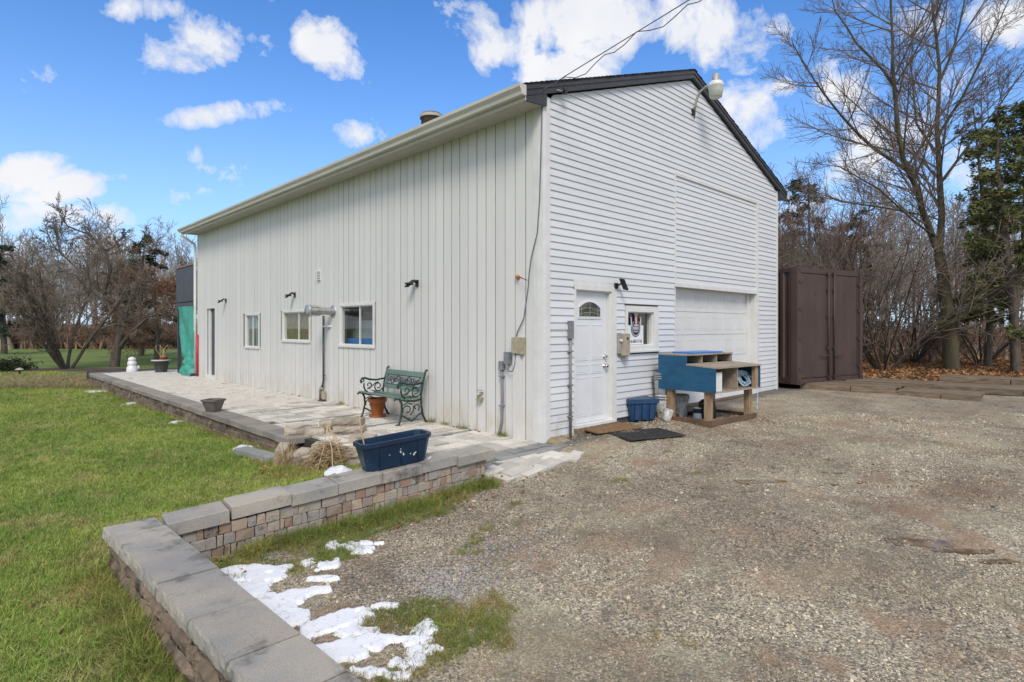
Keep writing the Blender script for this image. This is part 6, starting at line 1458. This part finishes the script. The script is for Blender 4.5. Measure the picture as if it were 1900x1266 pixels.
def puddle(blobs, label):
    P0 = np.array([(*G(px, py, z_)[:2], r, ry) for px, py, z_, r, ry in blobs]); x0, x1 = P0[:, 0].min() - .7, P0[:, 0].max() + .7; y0, y1 = P0[:, 1].min() - .7, P0[:, 1].max() + .7
    X, Y = np.meshgrid(np.arange(x0, x1, .012), np.arange(y0, y1, .012)); m = np.zeros(X.shape)
    for cx0, cy0, r, ry in P0:
        u = (X - cx0) * RT[0] + (Y - cy0) * RT[1]; v = (X - cx0) * FW[0] + (Y - cy0) * FW[1]; m = np.maximum(m, np.exp(-((u / r) ** 2 + (v / ry) ** 2) * .8))
    m = m + fbm2(X, Y, 9, 77) * .5 - .55; zz = samp(ZY, X, Y); ny, nx = X.shape; idx = np.arange(ny * nx).reshape(ny, nx)
    F = np.stack([idx[:-1, :-1], idx[:-1, 1:], idx[1:, 1:], idx[1:, :-1]], -1)[(m[:-1, :-1] > 0) & (m[1:, 1:] > 0)]
    V = np.stack([X, Y, zz + .005], -1).reshape(-1, 3); used = np.unique(F); mp = np.full(ny * nx, -1); mp[used] = np.arange(len(used))
    o = link('puddle', arr_mesh('puddle', V[used], mp[F], MT['puddle'], True), label=label, kind='structure')
puddle([(1730, 1008, -.12, .2, .1), (1800, 1022, -.12, .26, .07), (1850, 1038, -.12, .14, .04)], 'muddy puddle in the right foreground')
puddle([(1608, 881, 0, .2, .07)], 'small muddy puddle in the middle of the yard')
puddle([(1420, 884, -.03, .24, .05)], 'faint wet hollow left of the small puddle')
SN = [([(440, 1068, -.33, .16, .1), (500, 1062, -.33, .12, .05), (480, 1090, -.33, .12, .12)], 'y', 'snow at the wall corner under the caps'),
      ([(520, 1125, -.33, .14, .12), (555, 1110, -.33, .08, .05), (550, 1145, -.33, .1, .08)], 'y', 'snow strip hugging the near wall, middle piece'),
      ([(640, 1010, -.27, .16, .07), (672, 1018, -.27, .1, .06)], 'y', 'snow patch beside the grass under the brick face'),
      ([(598, 1050, -.3, .12, .07)], 'y', 'oblong snow patch in the gravel near the wall corner'), ([(600, 1078, -.3, .09, .025)], 'y', 'thin snow sliver below the oblong patch'),
      ([(580, 1175, -.33, .07, .06), (640, 1160, -.33, .13, .1), (660, 1180, -.33, .12, .05), (620, 1215, -.33, .14, .07), (690, 1200, -.33, .14, .05), (760, 1195, -.32, .16, .05), (790, 1180, -.32, .1, .07), (800, 1210, -.32, .12, .05), (680, 1250, -.33, .14, .04), (745, 1230, -.32, .09, .06), (770, 1225, -.32, .07, .06), (740, 1255, -.32, .1, .03)], 'y', 'largest ragged snow patch in the foreground'),
      ([(706, 1000, -.24, .04, .02)], 'y', 'tiny snow lump in the grass under the wall'), ([(718, 1130, -.3, .07, .02)], 'y', 'thin snow streak on the gravel'),
      ([(587, 1105, -.33, .07, .03)], 'y', 'small snow lump with twigs near the wall')]
for i, (bl, zf, lab) in enumerate(SN): snow('snow_patch', bl, zf, lab)
for (px, py, z_, r, ry, lab) in ((200, 726, -.37, .36, .5, 'snow patch on the lawn near the far terrace corner'), (246, 748, -.35, .16, .25, 'small snow patch on the lawn, second from the far corner'), (326, 786, -.33, .12, .16, 'snow patch on the lawn below the square pot'), (458, 832, -.27, .15, .1, 'snow patch touching the dark kerb block')):
    snow('snow_patch', [(px, py, z_, r, ry)], 'l', lab, .4, .02, .04)

# ---------------------------------------------------------------- ground cover
def tuft(nb, h, w, spread, seed, lean=.5):
    r_ = random.Random(seed); mb = MB()
    for i in range(nb):
        a = r_.uniform(0, 6.283); b0 = Vector((r_.gauss(0, spread), r_.gauss(0, spread), -.005)); hh = h * r_.uniform(.5, 1.15); d = Vector((math.cos(a), math.sin(a), 0)) * hh * r_.uniform(.1, lean * 2); s = Vector((-math.sin(a), math.cos(a), 0)) * w * r_.uniform(.6, 1.2)
        p1 = b0 + d * .35 + Vector((0, 0, hh * .6)); p2 = b0 + d + Vector((0, 0, hh * r_.uniform(.65, .95)))
        mb.add([b0 - s, b0 + s, p1 + s * .7, p1 - s * .7, p2], [(0, 1, 2, 3), (3, 2, 4)])
    return mb
gs = [source(tuft(16, .05, .0018, .028, s, .7), 'grass', 'tuft_%d' % s) for s in (1, 2, 3)]
def in_lawn(x, y):
    ok = ~in_yard(x, y); ok &= ~((x > -2.25) & (y > 2.5)); ok &= ~((x > -1.9) & (y > -.95)); ok &= x < 1
    ok &= ~((x > XO - .0) & (x < XI) & (y < .1))
    t = (x - WC[0]) * WD[0] + (y - WC[1]) * WD[1]; n_ = (x - WC[0]) * WN[0] + (y - WC[1]) * WN[1]; ok &= ~((t > -.1) & (t < Lw + .3) & (n_ < .31) & (n_ > -.2))
    return ok
def cone_pts(n, dmin, dmax, pxa, pxb, power):
    u = rng.random(n); D = (dmin ** power + u * (dmax ** power - dmin ** power)) ** (1 / power); px = rng.uniform(pxa, pxb, n)
    x = CAM[0] + FW[0] * D + RT[0] * (px - CX) / FPX * D; y = CAM[1] + FW[1] * D + RT[1] * (px - CX) / FPX * D; return x, y, D
x, y, D = cone_pts(150000, 1.6, 24, -150, 900, .55)
k = in_lawn(x, y); x, y, D = x[k], y[k], D[k]; z = samp(ZL, x, y)
scatter('lawn_grass', np.stack([x, y, z], 1), gs, np.where(D < 4, .62 + D * .045 + (4 - D) * .18, .62 + D * .045), tilt=.25, label='short green lawn grass left of terrace and wall', cat='grass')
gl = [source(tuft(18, .13, .0022, .03, s, .9), 'grassdry', 'long_tuft_%d' % s) for s in (5, 6)]
# long grass against the wall foot, both sides
P_ = []
for k in range(620):
    t = random.uniform(0.5, Lw - .02); n_ = -abs(random.gauss(0, .09)) - .0; q = WC + WD * t + WN * n_; P_.append((q[0], q[1], zy(q[0], q[1]) - .01))
for k in range(900):
    yy = random.uniform(-3.9, .15); xx = XO - abs(random.gauss(0, .1)) - .0; P_.append((xx, yy, zl(xx, yy)))
for k in range(260):
    yy = random.uniform(2.2, 17); xx = -2.25 - abs(random.gauss(0, .06)); P_.append((xx, yy, zl(xx, yy)))
for k in range(300):
    c = random.choice([(545, 880), (590, 890), (520, 860), (560, 895), (640, 885)]); q = G(c[0] + random.gauss(0, 22), c[1] + random.gauss(0, 8), -.22)
    if bool(in_lawn(np.array(q.x), np.array(q.y))): P_.append((q.x, q.y, zl(q.x, q.y)))
for k in range(70):
    yy = random.choice([1.55, 2.0, 2.35, 3.9, 5.2, .7]) + random.gauss(0, .05); P_.append((-.03 - abs(random.gauss(0, .03)), yy, -.02))
scatter('long_grass', np.array(P_), gl, .75, tilt=.3, label='longer grass along the foot of the walls', cat='grass')
# verge grass on the gravel
x, y, D = cone_pts(60000, 2.2, 8.5, 330, 1300, 1.0); k = in_yard(x, y); x, y = x[k], y[k]
t = (x - WC[0]) * WD[0] + (y - WC[1]) * WD[1]; n_ = -((x - WC[0]) * WN[0] + (y - WC[1]) * WN[1])
zone = np.exp(-(n_ / .55) ** 2) * ((t > .2) & (t < Lw + 1.2)) + np.exp(-((x + 3.35) ** 2 + (y + 2.6) ** 2) / .5) * .45 + np.exp(-((x + 3.1) ** 2 + (y + 1.3) ** 2) / .5) * .5
mask = zone + fbm2(x, y, 4.5, 12) * .62 + fbm2(x, y, 16, 13) * .3; k = (mask > .72) & (n_ > .02) & ~((x > -1.5) & (y > -1.02)) & ~((x > .6) & (x < 2.4) & (y > -1.1)); x, y = x[k], y[k]; z = samp(ZY, x, y)
gv = [source(tuft(12, .045, .0018, .03, s, 1.0), 'grassdry', 'verge_%d' % s) for s in (7, 8, 9)]
scatter('verge_grass', np.stack([x, y, z], 1), gv, .8, tilt=.4, label='patchy grass and moss on the gravel along the brick face', cat='grass')
# dry grass strip far left
P_ = []
for k in range(2600):
    q = G(random.uniform(-40, 178), random.uniform(699, 722), -.4); P_.append((q.x, q.y, -.42))
gd_ = [source(tuft(14, .3, .006, .1, s, .9), 'grassfar', 'dry_%d' % s) for s in (11, 12)]
scatter('dry_grass_strip', np.array(P_), gd_, .55, tilt=.3, label='strip of flattened dry grass beyond the lawn at the left', cat='dry grass')
# stones
def pebble(seed, sub=1):
    import bmesh
    r_ = random.Random(seed); bm = bmesh.new(); bmesh.ops.create_icosphere(bm, subdivisions=sub, radius=.5)
    for v in bm.verts: v.co *= r_.uniform(.75, 1.15); v.co.z *= .62
    mb = MB(); mb.add([tuple(v.co) for v in bm.verts], [tuple(v.index for v in f.verts) for f in bm.faces]); bm.free(); return mb
pb_ = [source(pebble(s), 'pebble', 'pebble_%d' % s) for s in range(5)]
x, y, D = cone_pts(190000, 2.0, 9.5, 330, 2000, .8); k = in_yard(x, y); x, y, D = x[k], y[k], D[k]
for mx, my, mr in MUD:
    e_ = (((x - mx) * RT[0] + (y - my) * RT[1]) / mr) ** 2 + (((x - mx) * FW[0] + (y - my) * FW[1]) / (mr * .55)) ** 2 + fbm2(x, y, 6, 3) * .9; k = (e_ > .7) | (rng.random(len(x)) < .4); x, y, D = x[k], y[k], D[k]
dn = fbm2(x, y, 1.6, 41); kk = (dn > .15) | (rng.random(len(x)) < .38); x, y, D = x[kk], y[kk], D[kk]
scatter('gravel_stones', np.stack([x, y, samp(ZY, x, y) + .001], 1), pb_, (.0085 + .0006 * D) * np.exp(rng.normal(0, .38, len(D))), tilt=.6, label='loose crushed stone over the yard', cat='gravel')
P_ = []; cb_src = [source(pebble(s + 20), 'cobble', 'cobble_%d' % s) for s in range(4)]
for k in range(1500):
    c = random.choice([(835, 1085, 40, 14), (800, 1065, 40, 12), (870, 1080, 40, 12), (900, 1030, 50, 14), (960, 1010, 50, 14), (480, 1032, 24, 8), (820, 1100, 30, 8), (560, 1160, 30, 20), (700, 1130, 60, 20)])
    q = G(c[0] + random.gauss(0, c[2]), c[1] + random.gauss(0, c[3]), -.26)
    if bool(in_yard(np.array(q.x), np.array(q.y))) and q.x > -4.25: P_.append((q.x, q.y, zy(q.x, q.y) + .006))
scatter('loose_cobbles', np.array(P_), cb_src, .021, tilt=.6, label='coarser washed stones spilled over the finer gravel', cat='stones')
# fallen leaves
def leafsrc(seed, mat='leafmix'):
    r_ = random.Random(seed); mb = MB(); vs = [(0, 0, .012)]; n = 8
    for i in range(n):
        a = 6.283 * i / n; rr = .5 * (1 if i % 2 else .62) * r_.uniform(.8, 1.15); vs.append((rr * math.cos(a), rr * math.sin(a) * .8, r_.uniform(.0, .22)))
    mb.add(vs, [(0, i + 1, (i + 1) % n + 1) for i in range(n)]); return source(mb, mat, 'leaf_%d' % seed)
lf = [leafsrc(s) for s in (1, 2, 3, 4)]
P_ = []
for k in range(24000):
    px = random.uniform(1440, 2050); D = 11.2 + 16 * random.random() ** 1.6; q = P(px, 640, D)
    if q.x > 8.9 + .25 * max(0, -q.y) and not (7.6 < q.x - (q.y + .4) * .26 < 10.2 and -.6 < q.y < 6): P_.append((q.x, q.y, float(zl(q.x, q.y)) + random.uniform(0, .03)))
scatter('fallen_leaves', np.array(P_), lf, .1, tilt=.4, label='thick brown and orange leaf litter under the trees', cat='leaves')
P_ = []
for k in range(420):
    c = random.choice([(505, 875), (520, 895), (420, 800), (450, 815), (400, 795), (470, 825), (350, 775), (640, 885), (500, 885), (480, 850)]); q = G(c[0] + random.gauss(0, 16), c[1] + random.gauss(0, 7), -.26)
    if bool(in_lawn(np.array(q.x), np.array(q.y))): P_.append((q.x, q.y, zl(q.x, q.y) + .03))
for k in range(60):
    yy = random.uniform(-3.2, .1); xx = XO - random.uniform(.05, .5); P_.append((xx, yy, zl(xx, yy) + .03))
for k in range(70):
    t = random.uniform(0.1, Lw + .6); q = WC + WD * t - WN * random.uniform(.04, .5); P_.append((q[0], q[1], zy(q[0], q[1]) + .02))
for k in range(60):
    yy = random.uniform(0, 9); P_.append((-random.uniform(.02, .1), yy, .004))
scatter('scattered_leaves', np.array(P_), lf, .045, tilt=.35, label='single dead leaves caught along the walls and in the grass', cat='leaves')
print('objects', len(scene.objects))
